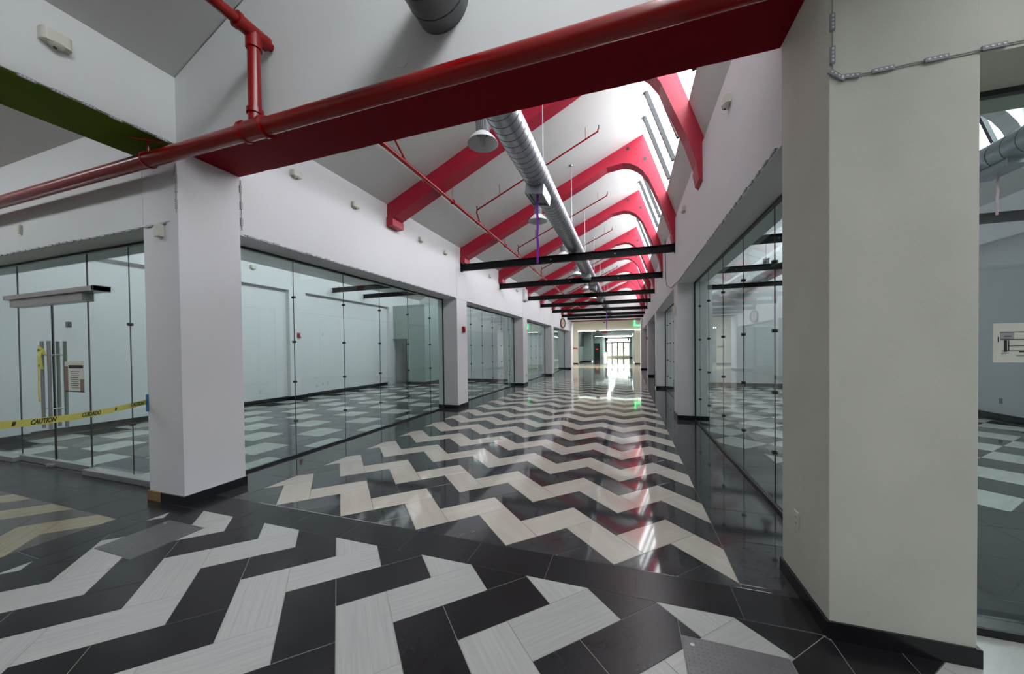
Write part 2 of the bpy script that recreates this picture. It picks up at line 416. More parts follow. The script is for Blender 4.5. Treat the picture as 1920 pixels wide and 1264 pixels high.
# right store floor
fq = floor((1.41, 9.0, 2.72, 29.4), 'grout_dark')
def chk(i, j): return 'tile_pale' if (i+j) % 2 == 0 else 'tile_slate'
D = .6096
t = grid((1.43, 7.3, 6.40, 16.4), D, D, None, 1.757, 6.84-D/math.sqrt(2), 0, lambda i, j: 'tile_pale' if i % 2 == j % 2 else 'tile_slate', math.pi/4)
t = []
for i in range(-14, 24):
    for j in range(-14, 24):
        cx = 1.757+(i-j)*D/math.sqrt(2); cy = 6.84+(i+j)*D/math.sqrt(2); r = D/math.sqrt(2)
        q = [(cx, cy-r), (cx+r, cy), (cx, cy+r), (cx-r, cy)]
        for rect in ((1.43, 7.3, 6.40, 16.3), (1.94, 7.3, 4.7, 6.40)):
            p = clip_rect(q, rect)
            if len(p) > 2 and area(p) > .002: t.append((p, (cx, cy), math.pi/4, 'tile_pale' if (i-j) % 2 == 0 and (i+j) % 2 == 0 else 'tile_slate'))
t += grid((1.43, 7.3, 2.76, 4.7), .6096, .6096, 'tile_slate')+grid((1.43, 1.94, 4.7, 6.4), .51, .6096, 'tile_slate', 1.43)
lay(fq, t, 260)
lay(fq, grid((1.43, 9, 16.3, 29.3), .6096, .6096, 'tile_slate'), single=False)
# floors beyond the corridor end
fb = floor((-14.2, 9.2, -16.2, -4.0), 'grout_dark')
lay(fb, herring(-1.778, 1.728, 'F', (-4.46, 1.05, -16, -4.0), ('tile_white', 'tile_black'), 1)+grid((-11.0, -4.46, -16, -4.0), .6096, .6096, 'tile_slate')+grid((1.05, 7.3, -16, -4.0), .6096, .6096, 'tile_slate'), single=False)
fe = floor((-12, 5, 29.5, 37.2), 'grout_dark')
lay(fe, herring(-1.622, 2.916, 'C', (-11, 4.5, 29.5, 37.2), ('tile_tan', 'tile_tan'), 0), single=False)
fe = floor((-6, 1.2, 37.2, 64), 'grout_dark')
lay(fe, grid((-6, 1.2, 37.2, 64), .6096, .6096, 'tile_slate'), single=False)
MB().box(-60, 60, 64.1, 160, -.3, -.02).build('ground', 'concrete_ground')['kind'] = 'structure'

# ------------------------------------------------------------------ piers with skirting
def skirt(mb, x0, x1, y0, y1, h=.10, t=.012): mb.box(x0-t, x1+t, y0-t, y1+t, 0, h)
def pier(x0, x1, y0, y1, top, label, group=None, mat='white_paint', wood=False, hb=.10):
    e = tag(empty('pier', ((x0+x1)/2, (y0+y1)/2, 0)), label, 'column', group)
    MB().box(x0, x1, y0, y1, 0, top).build('shaft', mat, e, bevel=.004)
    m = MB(); tt = .014
    m.box(x0-tt, x1+tt, y0-tt, y1+tt, 0, hb); m.build('skirting', 'baseboard_black', e, bevel=.002)
    return e
pa = pier(-5.075, XL, YA, YB, ZS, 'pale pier under one end of the red header beam, tan patch in its skirting')
MB().box(-5.0905, -4.86, YA-.0165, YA+.01, .0, .1015).build('skirting_patch', 'raw_wood', pa)['label'] = 'bare tan patch in black skirting'
pb = pier(XR, 1.649, 2.376, 2.99, ZS, 'broad pale pier at the right end of the red header beam, scuffed face', mat='pier_paint', hb=.095)
ordL = ['second', 'third', 'fourth']
for i, (a, b) in enumerate(PL[:3]):
    pier(-5.075, XL, a, b, ZO, ['white pier carrying the red alarm, past the first big glass front', 'white pier between the second and third glass bays of the clock wall', 'white pier below and just before the round clock'][i], 'piers along the clock side')
for i, (a, b) in enumerate(PR[:3]):
    pier(XR, 1.649, a, b, ZO, ['white pier opposite the clock wall, at the far side of the big glass bay', 'white pier two bays along, opposite the clock wall', 'white pier with small red alarm, near the lobby'][i], 'piers along the skylight side')
pier(-5.4, -4.40, 28.24, 29.45, 3.86, 'thick white pier beside the clock at the corridor end')
pier(.90, 1.65, 28.2, 29.6, 3.86, 'thick grey-white pier ending the skylight wall before the lobby')
# south arch (behind the viewpoint)
pier(-5.075, XL, YS0, YS1, ZS, 'white pier behind the viewpoint, green-beam side')
pier(XR, 1.649, YS0, YS1, ZS, 'white pier behind the viewpoint, skylight side')

# ------------------------------------------------------------------ walls over the openings
def wall(name, *boxes, mat='white_paint'):
    m = MB()
    for b in boxes: m.box(*b)
    return struct(m.build(name, mat))
wall('wall_left', (-5.10, XL, YB, 28.24, ZO, 4.56))
wall('wall_right', (XR, 1.65, 2.99, 28.2, ZO, RZ+.02))
wall('wall_left', (-5.10, XL, -16, YS0, ZO, 4.56))
wall('wall_right', (XR, 1.65, -16, YS0, ZO, RZ+.02))
GABLE = [(-5.12, ZS+.02), (1.65, ZS+.02), (1.65, RZ+.4), (RX+.02, RZ), (SX+.03, SZ), (AX, AZ+.05), (XL, EAVE+.05), (-5.12, EAVE+.05)]
def gable(y0, y1, z=ZS):
    g = [(p[0], z+.02 if p[1] < ZS+.1 else p[1]) for p in GABLE]
    return struct(MB().prism(g, 'y', y0, y1).build('wall_front', 'neutral_paint'))
gable(YA, YB); gable(YS0, YS1); gable(28.2, 29.5, 3.86)
# red painted soffit of the front header, slightly ragged plaster edge
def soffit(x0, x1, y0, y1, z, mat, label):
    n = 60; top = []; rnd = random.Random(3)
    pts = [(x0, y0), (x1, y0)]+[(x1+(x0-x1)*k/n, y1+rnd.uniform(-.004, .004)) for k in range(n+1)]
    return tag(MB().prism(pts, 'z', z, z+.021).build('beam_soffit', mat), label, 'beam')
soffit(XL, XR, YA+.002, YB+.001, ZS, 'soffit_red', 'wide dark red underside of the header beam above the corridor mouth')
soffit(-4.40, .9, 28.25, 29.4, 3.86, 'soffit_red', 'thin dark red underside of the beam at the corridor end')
# hall walls either side of the crossing
wall('wall_left', (-14, -5.08, YA, 3.0, 3.02, 6.9), mat='neutral_paint')
wall('wall_right', (1.640, 9, 2.3755, 2.99, 3.04, 6.9), mat='pier_paint')
wall('wall_right', (XR, 1.642, 2.3755, 2.395, 3.762, 4.62), mat='pier_paint')
wall('wall_left', (-14, -5.08, YS0, YS1, 3.02, 6.9)); wall('wall_right', (1.649, 9, YS0, YS1, 3.04, 6.9))
MB().box(-5.12, XL, YS1, YA, 3.812, 4.51).box(-5.12, -5.0, YS1, YA, 4.51, 6.3).build('wall_left', 'neutral_paint')['kind'] = 'structure'
MB().box(XR, 1.65, YS1, 2.37, 3.78, 4.62).box(1.55, 1.65, YS1, YA, 4.6, 6.3).build('wall_right', 'white_paint')['kind'] = 'structure'
tag(MB().box(-5.122, XL-.001, YS1, YA-.002, 3.79, 3.812).build('beam_soffit', 'green_paint'), 'olive green underside of the beam over the left side hall', 'beam')
tag(MB().box(XR, 1.65, YS1, YA, 3.76, 3.78).build('beam_soffit', 'white_paint'), 'white underside of the beam over the side hall nearest the pale pier', 'beam')

# ------------------------------------------------------------------ roofs
def slab(p, q, y0, y1, t=.12, name='ceiling', mat='ceiling_paint', flip=1):
    """sloped slab seen from below between section points p and q (x,z)"""
    d = Vector((q[0]-p[0], q[1]-p[1])).normalized(); n = Vector((-d.y, d.x))*t*flip
    return struct(MB().prism([p, q, (q[0]+n.x, q[1]+n.y), (p[0]+n.x, p[1]+n.y)], 'y', y0, y1).build(name, mat))
slab((-5.15, EAVE-.3), (AX, AZ), 3.02, 29.5); slab((-5.15, EAVE-.3), (AX, AZ), -16, YA); slab((-5.15, EAVE-.3), (AX, AZ), YA-.01, 3.03)
def lowerpanel(y0, y1): slab((SX, SZ), (RX+.02, RZ-.05), y0, y1, t=.1, flip=1)
lowerpanel(2.9, 29.5); lowerpanel(-16, 2.5)
NB = [0]
def skylight(xt, zt, xb, zb, y0, y1, bars, name='skylight', port=True):
    """glazed strip between the ridge (xt,zt) and sill (xb,zb), bars at the listed y"""
    NB[0] += 1
    e = struct(empty('window_%d' % NB[0], ((xt+xb)/2, (y0+y1)/2, (zt+zb)/2)))
    d = Vector((xb-xt, 0, zb-zt)); n = Vector((-d.z, 0, d.x)).normalized()   # outward (+x)
    if n.x < 0: n = -n
    ys = [y0]+list(bars)+[y1]
    for a, b in zip(ys[:-1], ys[1:]):
        m = MB(); o = n*.03; h = n*.008
        P = [Vector((xt, a, zt))+o, Vector((xt, b, zt))+o, Vector((xb, b, zb))+o, Vector((xb, a, zb))+o]
        m.add(P+[p+h for p in P], [(0, 1, 2, 3), (4, 7, 6, 5), (0, 4, 5, 1), (1, 5, 6, 2), (2, 6, 7, 3), (3, 7, 4, 0)])
        m.build('pane', 'roof_glass', e)
    for b in bars:
        m = MB(); P = [Vector((xt, b-.033, zt)), Vector((xt, b+.033, zt)), Vector((xb, b+.033, zb)), Vector((xb, b-.033, zb))]
        i = -n*.045; o = n*.03
        m.add([p+i for p in P]+[p+o for p in P], [(0, 1, 2, 3), (4, 7, 6, 5), (0, 4, 5, 1), (1, 5, 6, 2), (2, 6, 7, 3), (3, 7, 4, 0)])
        m.build('glazing_bar', 'bar_dark', e)
    if port:
        c = Vector(((xt+xb)/2, (y0+y1)/2, (zt+zb)/2))+n*.05
        portal(c, -n, (0, 1, 0), y1-y0, d.length)
FY = [5.93, 9.08, 12.15, 15.72, 18.45, 21.5, 24.6, 27.2]
allb = [3.6, 4.4, 5.15, 6.72, 7.5, 8.28, 9.87, 10.62, 11.4, 12.95, 13.8, 14.6, 16.2, 16.95, 17.7, 19.2, 19.95, 20.7, 22.3, 23.1, 23.9, 25.4, 26.2, 27.9, 28.4]
skylight(AX, AZ, SX, SZ, 3.0, 5.9, [b for b in allb if b < 5.9])
for a, b in zip([5.9, 9.08, 15.4, 21.5], [9.08, 15.4, 21.5, 28.3]): skylight(AX, AZ, SX, SZ, a, b, [v for v in allb+FY[1:] if a+.1 < v < b-.1 and True] if False else sorted(v for v in allb if a < v < b))
skylight(AX, AZ, SX, SZ, YS1, YA, [-2.5, -1.7, -.9, -.1, .7, 1.5])
skylight(AX, AZ, SX, SZ, -12, -7, [-11, -10, -9, -8])  # unseen glazing behind the camera, added short for light on front faces
slab((AX, AZ), (SX, SZ), -16, -12, t=.1); slab((AX, AZ), (SX, SZ), -7, YS0, t=.1)  # solid roof instead of glazing, holds back light from behind
struct(MB().box(-6, 3, -16.2, -16, 0, 7.2).build('wall_back', 'white_paint'))
# side halls: ridge along x, unseen south-slope roof light added to light front faces
def hall_roof(x0, x1, wz):
    yn, ys = YA, YS1
    ridge = (-.45, 5.75)
    def sl(p, q):
        d = Vector((q[0]-p[0], q[1]-p[1])).normalized(); n = Vector((-d.y, d.x))*.1
        if n.y < 0: n = -n
        return struct(MB().prism([p, q, (q[0]+n.x, q[1]+n.y), (p[0]+n.x, p[1]+n.y)], 'x', x0, x1).build('ceiling', 'neutral_paint'))
    sl((yn+.02, wz), ridge); sl((ys-.02, wz), (-1.75, 4.95 if wz < 4.5 else 5.3))
    zz = 4.95 if wz < 4.5 else 5.3
    q = .28 if wz < 4.5 else .5; mid = (-.45-1.3*q, ridge[1]+(zz-ridge[1])*q); sl((-1.75, zz), mid)
    NB[0] += 1; e = struct(empty('window_%d' % NB[0], ((x0+x1)/2, -.8, 5.4)))
    d = Vector((0, mid[0]-ridge[0], mid[1]-ridge[1])); n = Vector((0, d.z, -d.y)).normalized(); n = n if n.z > 0 else -n
    L = (x1-x0)/5
    for i in range(5):
        a = x0+i*L; b = a+L-.05; P = [Vector((a, *ridge)), Vector((b, *ridge)), Vector((b, *mid)), Vector((a, *mid))]
        m = MB(); m.add([p+n*.03 for p in P]+[p+n*.04 for p in P], [(0, 1, 2, 3), (4, 7, 6, 5), (0, 4, 5, 1), (1, 5, 6, 2), (2, 6, 7, 3), (3, 7, 4, 0)]); m.build('pane', 'roof_glass', e)
    portal(((x0+x1)/2, (mid[0]+ridge[0])/2, (mid[1]+ridge[1])/2+.05), -n, (1, 0, 0), x1-x0, d.length)
hall_roof(-14, -5.12, 4.22)
hall_roof(1.65, 9, 4.9)
struct(MB().box(-14.2, -14, -4, 3, 0, 6.2).build('wall_left', 'white_paint')); struct(MB().box(9, 9.2, -4, 3, 0, 6.2).build('wall_right', 'white_paint'))
# store roofs (saw-tooth)
def store_roof(x0, z0, xa, za, xb, zb, x1, z1, y0, y1, nb):
    slab((x0, z0), (xa, za), y0, y1); 
    struct(MB().prism([(xb, zb), (x1, z1), (x1+.02, z1+.14), (xb+.1, zb+.1)], 'y', y0, y1).build('ceiling', 'ceiling_paint'))
    n = nb; skylight(xa, za, xb, zb, y0, y1, [y0+(y1-y0)*(k+1)/(n+1) for k in range(n)])
store_roof(-11, 4.27, -6.5, 6.5, -6.12, 5.6, -5.0, 4.52, 3.02, 16.6, 12)
store_roof(-11, 4.27, -6.5, 6.5, -6.12, 5.6, -5.0, 4.52, 16.62, 29.4, 4)
slab((-11.1, 4.3), (-4.9, 5.2), -16, YS0)
store_roof(1.55, 4.38, 6.57, 6.7, 7.07, 5.27, 7.34, 4.55, 2.99, 16.4, 15)
slab((1.5, 4.7), (9.1, 4.7), -16, YS0)

# ------------------------------------------------------------------ stores behind the glass
# left store: back wall with pilasters and header
BX = -10.83
m = MB(); m.box(-11.1, -10.98, 2.7, 29.4, 0, 4.5); m.box(-10.98, BX, 2.7, 16.6, 3.72, 4.5)
for a, b in ((2.7, 3.4), (8.82, 9.45), (14.0, 14.4)): m.box(-10.98, BX, a, b, 0, 3.72)
struct(m.build('wall_left', 'white_paint'))
def base(name, *boxes):
    m = MB()
    for b in boxes: m.box(*b)
    return struct(m.build(name, 'baseboard_black'))
base('baseboard_left', (-10.99, -10.965, 3.4, 8.82, 0, .13), (-10.99, -10.965, 9.45, 14.0, 0, .13), (BX-.01, BX+.012, 2.7, 3.4, 0, .13), (BX-.01, BX+.012, 8.80, 9.47, 0, .13), (-10.99, BX+.012, 8.80, 8.815, 0, .13))
# partition block with doorway at the far end of the first store
m = MB()
m.box(-10.98, -10.95, 14.3, 14.4, 0, 3.8); m.box(-10.1, -9.07, 14.3, 14.4, 0, 3.8); m.box(-10.95, -10.1, 14.3, 14.4, 2.18, 3.8)
m.box(-9.17, -9.07, 14.4, 16.6, 0, 3.8); m.box(-10.98, -9.17, 16.4, 16.5, 0, 3.8)
struct(m.build('wall_front', 'lobby_green'))
base('baseboard_front', (-10.1, -9.06, 14.28, 14.31, 0, .14), (-9.08, -9.05, 14.3, 16.6, 0, .14), (-10.9, -10.2, 16.37, 16.4, 0, .14))
m = MB(); m.box(-10.99, -10.93, 14.27, 14.42, 0, 2.2); m.box(-10.12, -10.07, 14.27, 14.42, 0, 2.2); m.box(-10.99, -10.07, 14.27, 14.42, 2.16, 2.2)
struct(m.build('trim_1', 'clamp_dark'))
wall('wall_front', (-10.98, -5.75, 16.6, 16.7, 0, 6.4)); base('baseboard_front', (-9.0, -5.75, 16.57, 16.6, 0, .13))
m = MB(); m.box(-10.98, -9.9, 29.2, 29.4, 0, 6.6); m.box(-5.9, -5.42, 29.2, 29.4, 0, 6.6); m.box(-9.9, -5.9, 29.2, 29.4, 3.0, 6.6); m.box(-9.9, -5.9, 29.2, 29.4, 0, .3)
struct(m.build('wall_front', 'lobby_green')); wall('wall_front', (-5.41, -5.0, 29.2, 29.4, 3.88, 6.6))
wall('wall_right', (7.42, 7.55, 2.7, 16.4, 0, 4.65), (7.27, 7.42, 2.7, 16.4, 3.78, 4.6), (7.27, 7.42, 8.95, 9.35, 0, 3.78), (7.27, 7.42, 14.8, 15.4, 0, 3.78)); base('baseboard_right', (7.39, 7.42, 2.7, 16.4, 0, .15))
wall('wall_right', (9.0, 9.15, 2.7, 29.4, 0, 6.4), (7.3, 9.1, 2.7, 2.8, 0, 5.5))
wall('wall_front', (1.5, 9, 16.4, 16.55, 0, 6.6)); base('baseboard_front', (1.65, 7.3, 16.37, 16.4, 0, .15))
wall('wall_left', (-11.1, -10.98, -16, YS0, 0, 4.6), (-11.1, -4.6, -16.2, -16.0, 0, 6.6)); wall('wall_right', (7.3, 7.45, -16, YS0, 0, 6.0))
wall('wall_back', (-14.1, -10.98, -4.3, -4.1, 0, 6.4), (7.3, 9.1, -4.3, -4.1, 0, 6.4))  # unseen walls added behind the south glass to stop sky light leaking in
wall('wall_back', (1.5, 9.2, -16.2, -16.0, 0, 6.4)); wall('wall_front', (1.67, 9.1, 29.3, 29.5, 0, 5.1))
# opaque box round the far stores on the skylight side so no sky leaks in
struct(MB().box(1.5, 9.1, 16.5, 29.6, 5.0, 5.1).build('ceiling', 'ceiling_paint'))
struct(MB().box(-14, -11, 2.9, 3.0, 0, 3.1).build('wall_left', 'white_paint'))

# ------------------------------------------------------------------ glass fronts
def disc_x(mb, x, y, z, r, w, n=14): mb.tube([(x-w/2, y, z), (x+w/2, y, z)], r, n)
def glazing_y(xg, y0, y1, seams, zs=(.55, 1.16, 1.78, 2.47), top=ZO, clamps=True, gap=.006, sill=True):
    NB[0] += 1
    e = struct(empty('window_%d' % NB[0], (xg, (y0+y1)/2, 0)))
    ys = [y0]+list(seams)+[y1]
    for a, b in zip(ys[:-1], ys[1:]):
        MB().box(xg-.006, xg+.006, a+gap/2, b-gap/2, .03, top-.03).build('pane', 'store_glass', e)
    m = MB()
    for s in seams: m.box(xg-.0055, xg+.0055, s-gap/2+.0005, s+gap/2-.0005, .03, top-.03)
    if seams: m.build('silicone_joint', 'clamp_dark', e)
    MB().box(xg-.02, xg+.02, y0, y1, top-.03, top+.002).build('top_channel', 'dark_plastic', e)
    MB().box(xg-.02, xg+.02, y0, y1, 0, .03).build('bottom_channel', 'clamp_dark', e)
    if y0 is not None: MB().box(xg-.015, xg+.015, y1-.02, y1, .03, top-.03).build('side_channel', 'dark_plastic', e)
    if clamps:
        cm = MB(); disc_x(cm, 0, 0, 0, .019, .05); me = cm.mesh('clamp', 'clamp_dark', True)
        for s in seams:
            for z in zs: link('clamp', me, e, (0, s-(y0+y1)/2, z))
    return e
glazing_y(GLX, YB, 8.681, [4.08, 5.08, 6.05, 7.03, 7.99])
glazing_y(GLX, 9.311, 15.057, [10.50, 11.44, 12.42, 13.40, 14.35])
glazing_y(GLX, 15.72, 21.2, [17.0, 18.0, 19.0, 20.0])
glazing_y(GLX, 21.843, 28.24, [23.2, 24.2, 25.2, 26.2], clamps=False)
glazing_y(GRX, 2.99, 8.617, [4.174, 5.186, 6.193, 7.216, 8.05])
glazing_y(GRX, 9.25, 15.016, [10.4, 11.4, 12.4, 13.4, 14.3])
glazing_y(GRX, 15.65, 21.4, [17.1, 18.5, 20.0], clamps=False)
glazing_y(GRX, 22.02, 28.2, [23.5, 25, 26.5], clamps=False)
glazing_y(GLX, -9.5, YS0, [-5.2, -6.3, -7.4, -8.4][::-1], clamps=False); glazing_y(GRX, -9.5, YS0, [-8.4, -7.4, -6.3, -5.2], clamps=False)
wall('wall_left', (-5.08, XL, -16, -9.5, 0, ZO)); wall('wall_right', (XR, 1.649, -16, -9.5, 0, ZO))
# gap side of partitions: narrow returns visible behind the glass are the piers themselves

def glazing_x(yg, x0, x1, seams, top, sill, zc=(.72, 2.0), clampx=(), smat='aluminium', pairs=()):
    NB[0] += 1
    e = struct(empty('window_%d' % NB[0], ((x0+x1)/2, yg, 0)))
    xs = [x0]+list(seams)+[x1]
    for a, b in zip(xs[:-1], xs[1:]):
        if (round(a, 2), round(b, 2)) in pairs: continue
        MB().box(a+.003, b-.003, yg-.006, yg+.006, sill, top-.025).build('pane', 'store_glass', e)
    m = MB()
    for s in seams: m.box(s-.0025, s+.0025, yg-.0055, yg+.0055, sill, top-.025)
    if seams: m.build('silicone_joint', 'clamp_dark', e)
    MB().box(x0, x1, yg-.02, yg+.02, top-.03, top+.02).build('top_channel', 'dark_plastic', e)
    MB().box(x0, x1, yg-.10, yg+.03, 0, sill).build('sill', smat, e, bevel=.006)
    cm = MB(); cm.tube([(0, -.025, 0), (0, .025, 0)], .02, 14); me = cm.mesh('clamp', 'clamp_dark', True)
    for s in clampx:
        for z in zc: link('clamp', me, e, (s-(x0+x1)/2, 0, z))
    return e
SX0, SX1, SM = -8.87, -6.98, -7.90
wf = glazing_x(GFY, -6.98, -5.075, [-6.04], 3.02, .075, clampx=(-6.04,))
wf2 = glazing_x(GFY, -11.0, SX0, [-9.85], 3.02, .075)
# transom glass over the doors
MB().box(SX0+.003, SX1-.003, GFY-.006, GFY+.006, 2.45, 2.995).build('pane', 'store_glass', wf2)
MB().box(SX0, SX1, GFY-.02, GFY+.02, 2.99, 3.04).build('top_channel', 'dark_plastic', wf2)
m = MB(); m.box(-8.97, -6.58, GFY-.11, GFY+.06, 2.455, 2.52); m.box(SX0-.02, SX1+.04, GFY-.075, GFY+.045, 2.345, 2.453)
m.box(-6.62, -6.58, GFY-.11, GFY+.06, 2.45, 2.525)
hd = m.build('door_operator', 'brushed_steel', wf2, bevel=.004)
def glass_door(n, x0, x1, px0, hinge):
    e = struct(empty('door_%d' % n, ((x0+x1)/2, GFY, 0)))
    MB().box(x0+.004, x1-.004, GFY-.006, GFY+.006, .095, 2.34).build('pane', 'store_glass', e)
    MB().box(x0+.004, x1-.004, GFY-.035, GFY+.03, .012, .10).build('bottom_rail', 'aluminium', e, bevel=.004)
    for yy in (GFY-.075, GFY+.075):
        m = MB(); m.tube([(px0, yy, .57), (px0, yy, 1.82)], .019, 14); h = m.build('handle', 'brushed_steel', e, smooth=True)
        m = MB()
        for z in (.85, 1.62): m.tube([(px0, yy, z), (px0, GFY, z)], .010, 10)
        m.build('standoff', 'aluminium', h, smooth=True)
    return e
glass_door(1, SX0, SM, -7.99, -1); d2 = glass_door(2, SM, SX1, -7.80, 1)
m = MB(); m.tube([(-7.955, GFY-.05, .02), (-7.955, GFY-.05, .05)], .03, 10); m.tube([(-7.85, GFY-.05, .02), (-7.85, GFY-.05, .05)], .03, 10)
m.build('floor_pivot', 'aluminium', d2)
MB().box(SM-.004, SM+.004, GFY-.012, GFY+.012, .1, 2.34).build('meeting_strip', 'dark_plastic', d2)
m = MB(); m.box(SX0-.003, SX0+.003, GFY-.008, GFY+.008, .08, 2.99); m.box(SX1-.004, SX1+.004, GFY-.008, GFY+.008, .08, 2.99); m.build('side_joint', 'clamp_dark', wf2)
# right hall glass front
glazing_x(2.745, 1.649, 9.0, [3.2, 4.8, 6.4], 3.04, .045, clampx=(), smat='baseboard_black')
base('baseboard_right', (1.649, 9, 2.64, 2.72, 0, .042))
# fronts on the opposite (south) side of the side halls
glazing_x(-3.6, -14, -5.075, [-13, -12, -11, -10, -9, -8, -7, -6], 3.02, .075); glazing_x(-3.6, 1.649, 9, [3, 4.5, 6, 7.5], 3.04, .045)
for (x0, x1) in ((-9.0, -8.55), (-13.4, -12.9)):
    pier(x0, x1, -3.95, -3.35, 3.02, 'white pier in the shop front behind the viewpoint, %s' % ('near the crossing' if x0 > -10 else 'at the far hall end'), 'piers behind the viewpoint')

# notice on the door, operator box
e = tag(empty('door_notice', (-7.33, GFY-.012, 1.33)), 'paper notice with dark heading and photo corners taped to the glass door', 'notice')
MB().box(-7.585, -7.10, GFY-.0095, GFY-.0075, 1.10, 1.53).build('sheet', 'paper', e)
MB().box(-7.585, -7.50, GFY-.0105, GFY-.0096, 1.10, 1.46).build('picture', 'paper_brown', e); MB().box(-7.20, -7.10, GFY-.0105, GFY-.0096, 1.10, 1.28).build('picture', 'paper_brown', e)
m = MB(); m.box(-7.48, -7.12, GFY-.0105, GFY-.0096, 1.43, 1.475)
for k in range(9): m.box(-7.44+.01*(k % 3), -7.22-.02*(k % 2), GFY-.0105, GFY-.0096, 1.38-.028*k, 1.388-.028*k)
m.box(-7.585, -7.10, GFY-.0105, GFY-.0096, 1.10, 1.112); m.build('print', 'ink_black', e)
tag(MB().box(-7.60, -7.53, GFY+.012, GFY+.05, 2.01, 2.09).build('door_sensor', 'dark_plastic', bevel=.004), 'small black box stuck on glass above the door pulls', 'sensor')

# caution tape
def ribbon(name, pts, width, mat, up=(0, 0, 1), parent=None, thick=.0012):
    m = MB(); pts = [Vector(p) for p in pts]; up = Vector(up); vs = []; fs = []
    for i, p in enumerate(pts):
        d = (pts[min(i+1, len(pts)-1)]-pts[max(0, i-1)]).normalized(); u = (up-d*up.dot(d)).normalized()*width/2; n = d.cross(u).normalized()*thick
        vs += [p-u-n, p+u-n, p+u+n, p-u+n]
    for i in range(len(pts)-1):
        a = i*4; b = a+4
        for k in range(4): fs.append((a+k, a+(k+1) % 4, b+(k+1) % 4, b+k))
    fs += [(3, 2, 1, 0), tuple(len(vs)-4+k for k in range(4))]
    m.add(vs, fs); return m.build(name, mat, parent)
T1 = Vector((-5.088, 2.388, 1.085)); TL = Vector((-3.997, 1.129, 1.189)); T0 = T1.lerp(TL, 1.35)
e = tag(empty('caution_tape', (T0+T1)/2), 'yellow caution tape stretched in front of the glass doors to the white pier', 'tape')
N = 30
def tp(t): p = T0.lerp(T1, t); p.z -= .05*math.sin(math.pi*t); return p
ribbon('band', [tp(k/N) for k in range(N+1)], .052, 'tape_yellow', parent=e)
caut = text_mesh('CAUTION', .050, 'ink_black', .0012, shear=.25); cuid = text_mesh('CUIDADO', .050, 'ink_black', .0012, shear=.25); bar = text_mesh('///', .034, 'ink_black', .002)
dd = (T1-T0).normalized(); nn = Vector((dd.y, -dd.x, 0)).normalized(); nn = nn if nn.x > 0 else -nn; uu = nn.cross(dd).normalized()
uu = uu if uu.z > 0 else -uu
for target, me in ((25, bar), (81, caut), (171, cuid), (217, bar), (257, caut)):
    lo, hi = .05, 1.0
    for _ in range(40):
        mid = (lo+hi)/2; q_ = px(tp(mid))
        if q_ is None or q_[0] < target: lo = mid
        else: hi = mid
    p = tp(lo)+nn*.0022
    o = link('lettering', me, e, p-e.location, Matrix((dd, uu, dd.cross(uu))).transposed().to_euler())
m = MB(); m.box(-5.094, -5.055, 2.389, 2.3955, .98, 1.17); tag(m.build('tape_patch', 'blue_tape'), 'bit of blue tape on the edge of the white pier holding the caution tape', 'tape')
e = tag(empty('tape_knot', (-7.9, GFY-.09, 1.5)), 'crumpled yellow caution tape knotted round the door pulls', 'tape')
ribbon('loop', [(-7.99, GFY-.10, 1.68), (-7.96, GFY-.12, 1.74), (-7.90, GFY-.12, 1.72), (-7.86, GFY-.11, 1.69), (-7.84, GFY-.10, 1.62)], .05, 'tape_yellow', up=(.3, 0, 1), parent=e)
ribbon('knot', [(-7.93, GFY-.11, 1.68), (-7.90, GFY-.13, 1.60), (-7.90, GFY-.12, 1.50), (-7.90, GFY-.11, 1.42)], .11, 'tape_yellow', up=(1, 0, .1), parent=e)
ribbon('tail', [(-8.0, GFY-.10, 1.70), (-8.01, GFY-.105, 1.5), (-8.02, GFY-.10, 1.3), (-8.02, GFY-.105, 1.1), (-8.015, GFY-.10, .95)], .045, 'tape_yellow', up=(1, 0, 0), parent=e)
o = link('lettering', bar, e, (-.0, -.045, -.03), (math.radians(90), 0, 0))

# ------------------------------------------------------------------ red portal frames
FR = [(-4.482, 4.50), (AX, AZ), (SX, SZ+.01), (RX, 4.63), (1.047, 4.55), (1.047, 4.14), (.985, 4.30), (.845, 4.75), (.673, 5.17), (.491, 5.63), (.36, 5.83), (.242, 5.955), (.07, 6.06), (-.111, 6.10), (-.477, 6.055), (-.967, 5.80), (-4.33, 4.225), (-4.482, 4.21)]
m = MB(); m.prism(FR, 'y', -.15, .15); frame_me = m.mesh('arch', 'red_paint')
fm = MB(); fm.prism([(-4.482, 4.07), (-4.482, 4.24), (-4.36, 4.24), (-4.33, 4.20), (-4.33, 4.08)], 'y', -.175, .175); foot_me = fm.mesh('foot', 'red_paint')
fm = MB(); fm.prism([(1.047, 4.05), (1.047, 4.42), (1.0, 4.42), (.965, 4.30), (1.0, 4.10)], 'y', -.165, .165); foot2_me = fm.mesh('foot', 'red_paint')
hm = MB(); hm.tube([(0, -.004, 0), (0, .004, 0)], .04, 14); hole_shade_me = hm.mesh('hole', 'dark_plastic')  # dark disc on the face, stands in for shade inside a bored hole
ordn = ['first', 'second', 'third', 'fourth', 'fifth', 'sixth', 'seventh', 'eighth']
for i, y in enumerate(FY):
    e = tag(empty('portal_frame', (0, y, 0)), 'red arched roof frame, %s along the corridor from the wide header beam' % ordn[i], 'roof frame', 'red roof frames')
    link('arch', frame_me, e); link('foot', foot_me, e); link('foot', foot2_me, e)
    for x, z in ((.014, 6.42), (.40, 6.12)): link('hole', hole_shade_me, e, (x, -.152, z))

wf_me = frame_me.copy(); wf_me.materials.clear(); wf_me.materials.append(M['white_paint'])
for i, y in enumerate((5.93, 9.08, 12.15)):
    e = tag(empty('portal_frame', (6.2, y, 0)), 'white painted roof arch inside the side store with the plan drawing, %s' % ordn[i], 'roof frame', 'white roof arches')
    link('arch', wf_me, e)
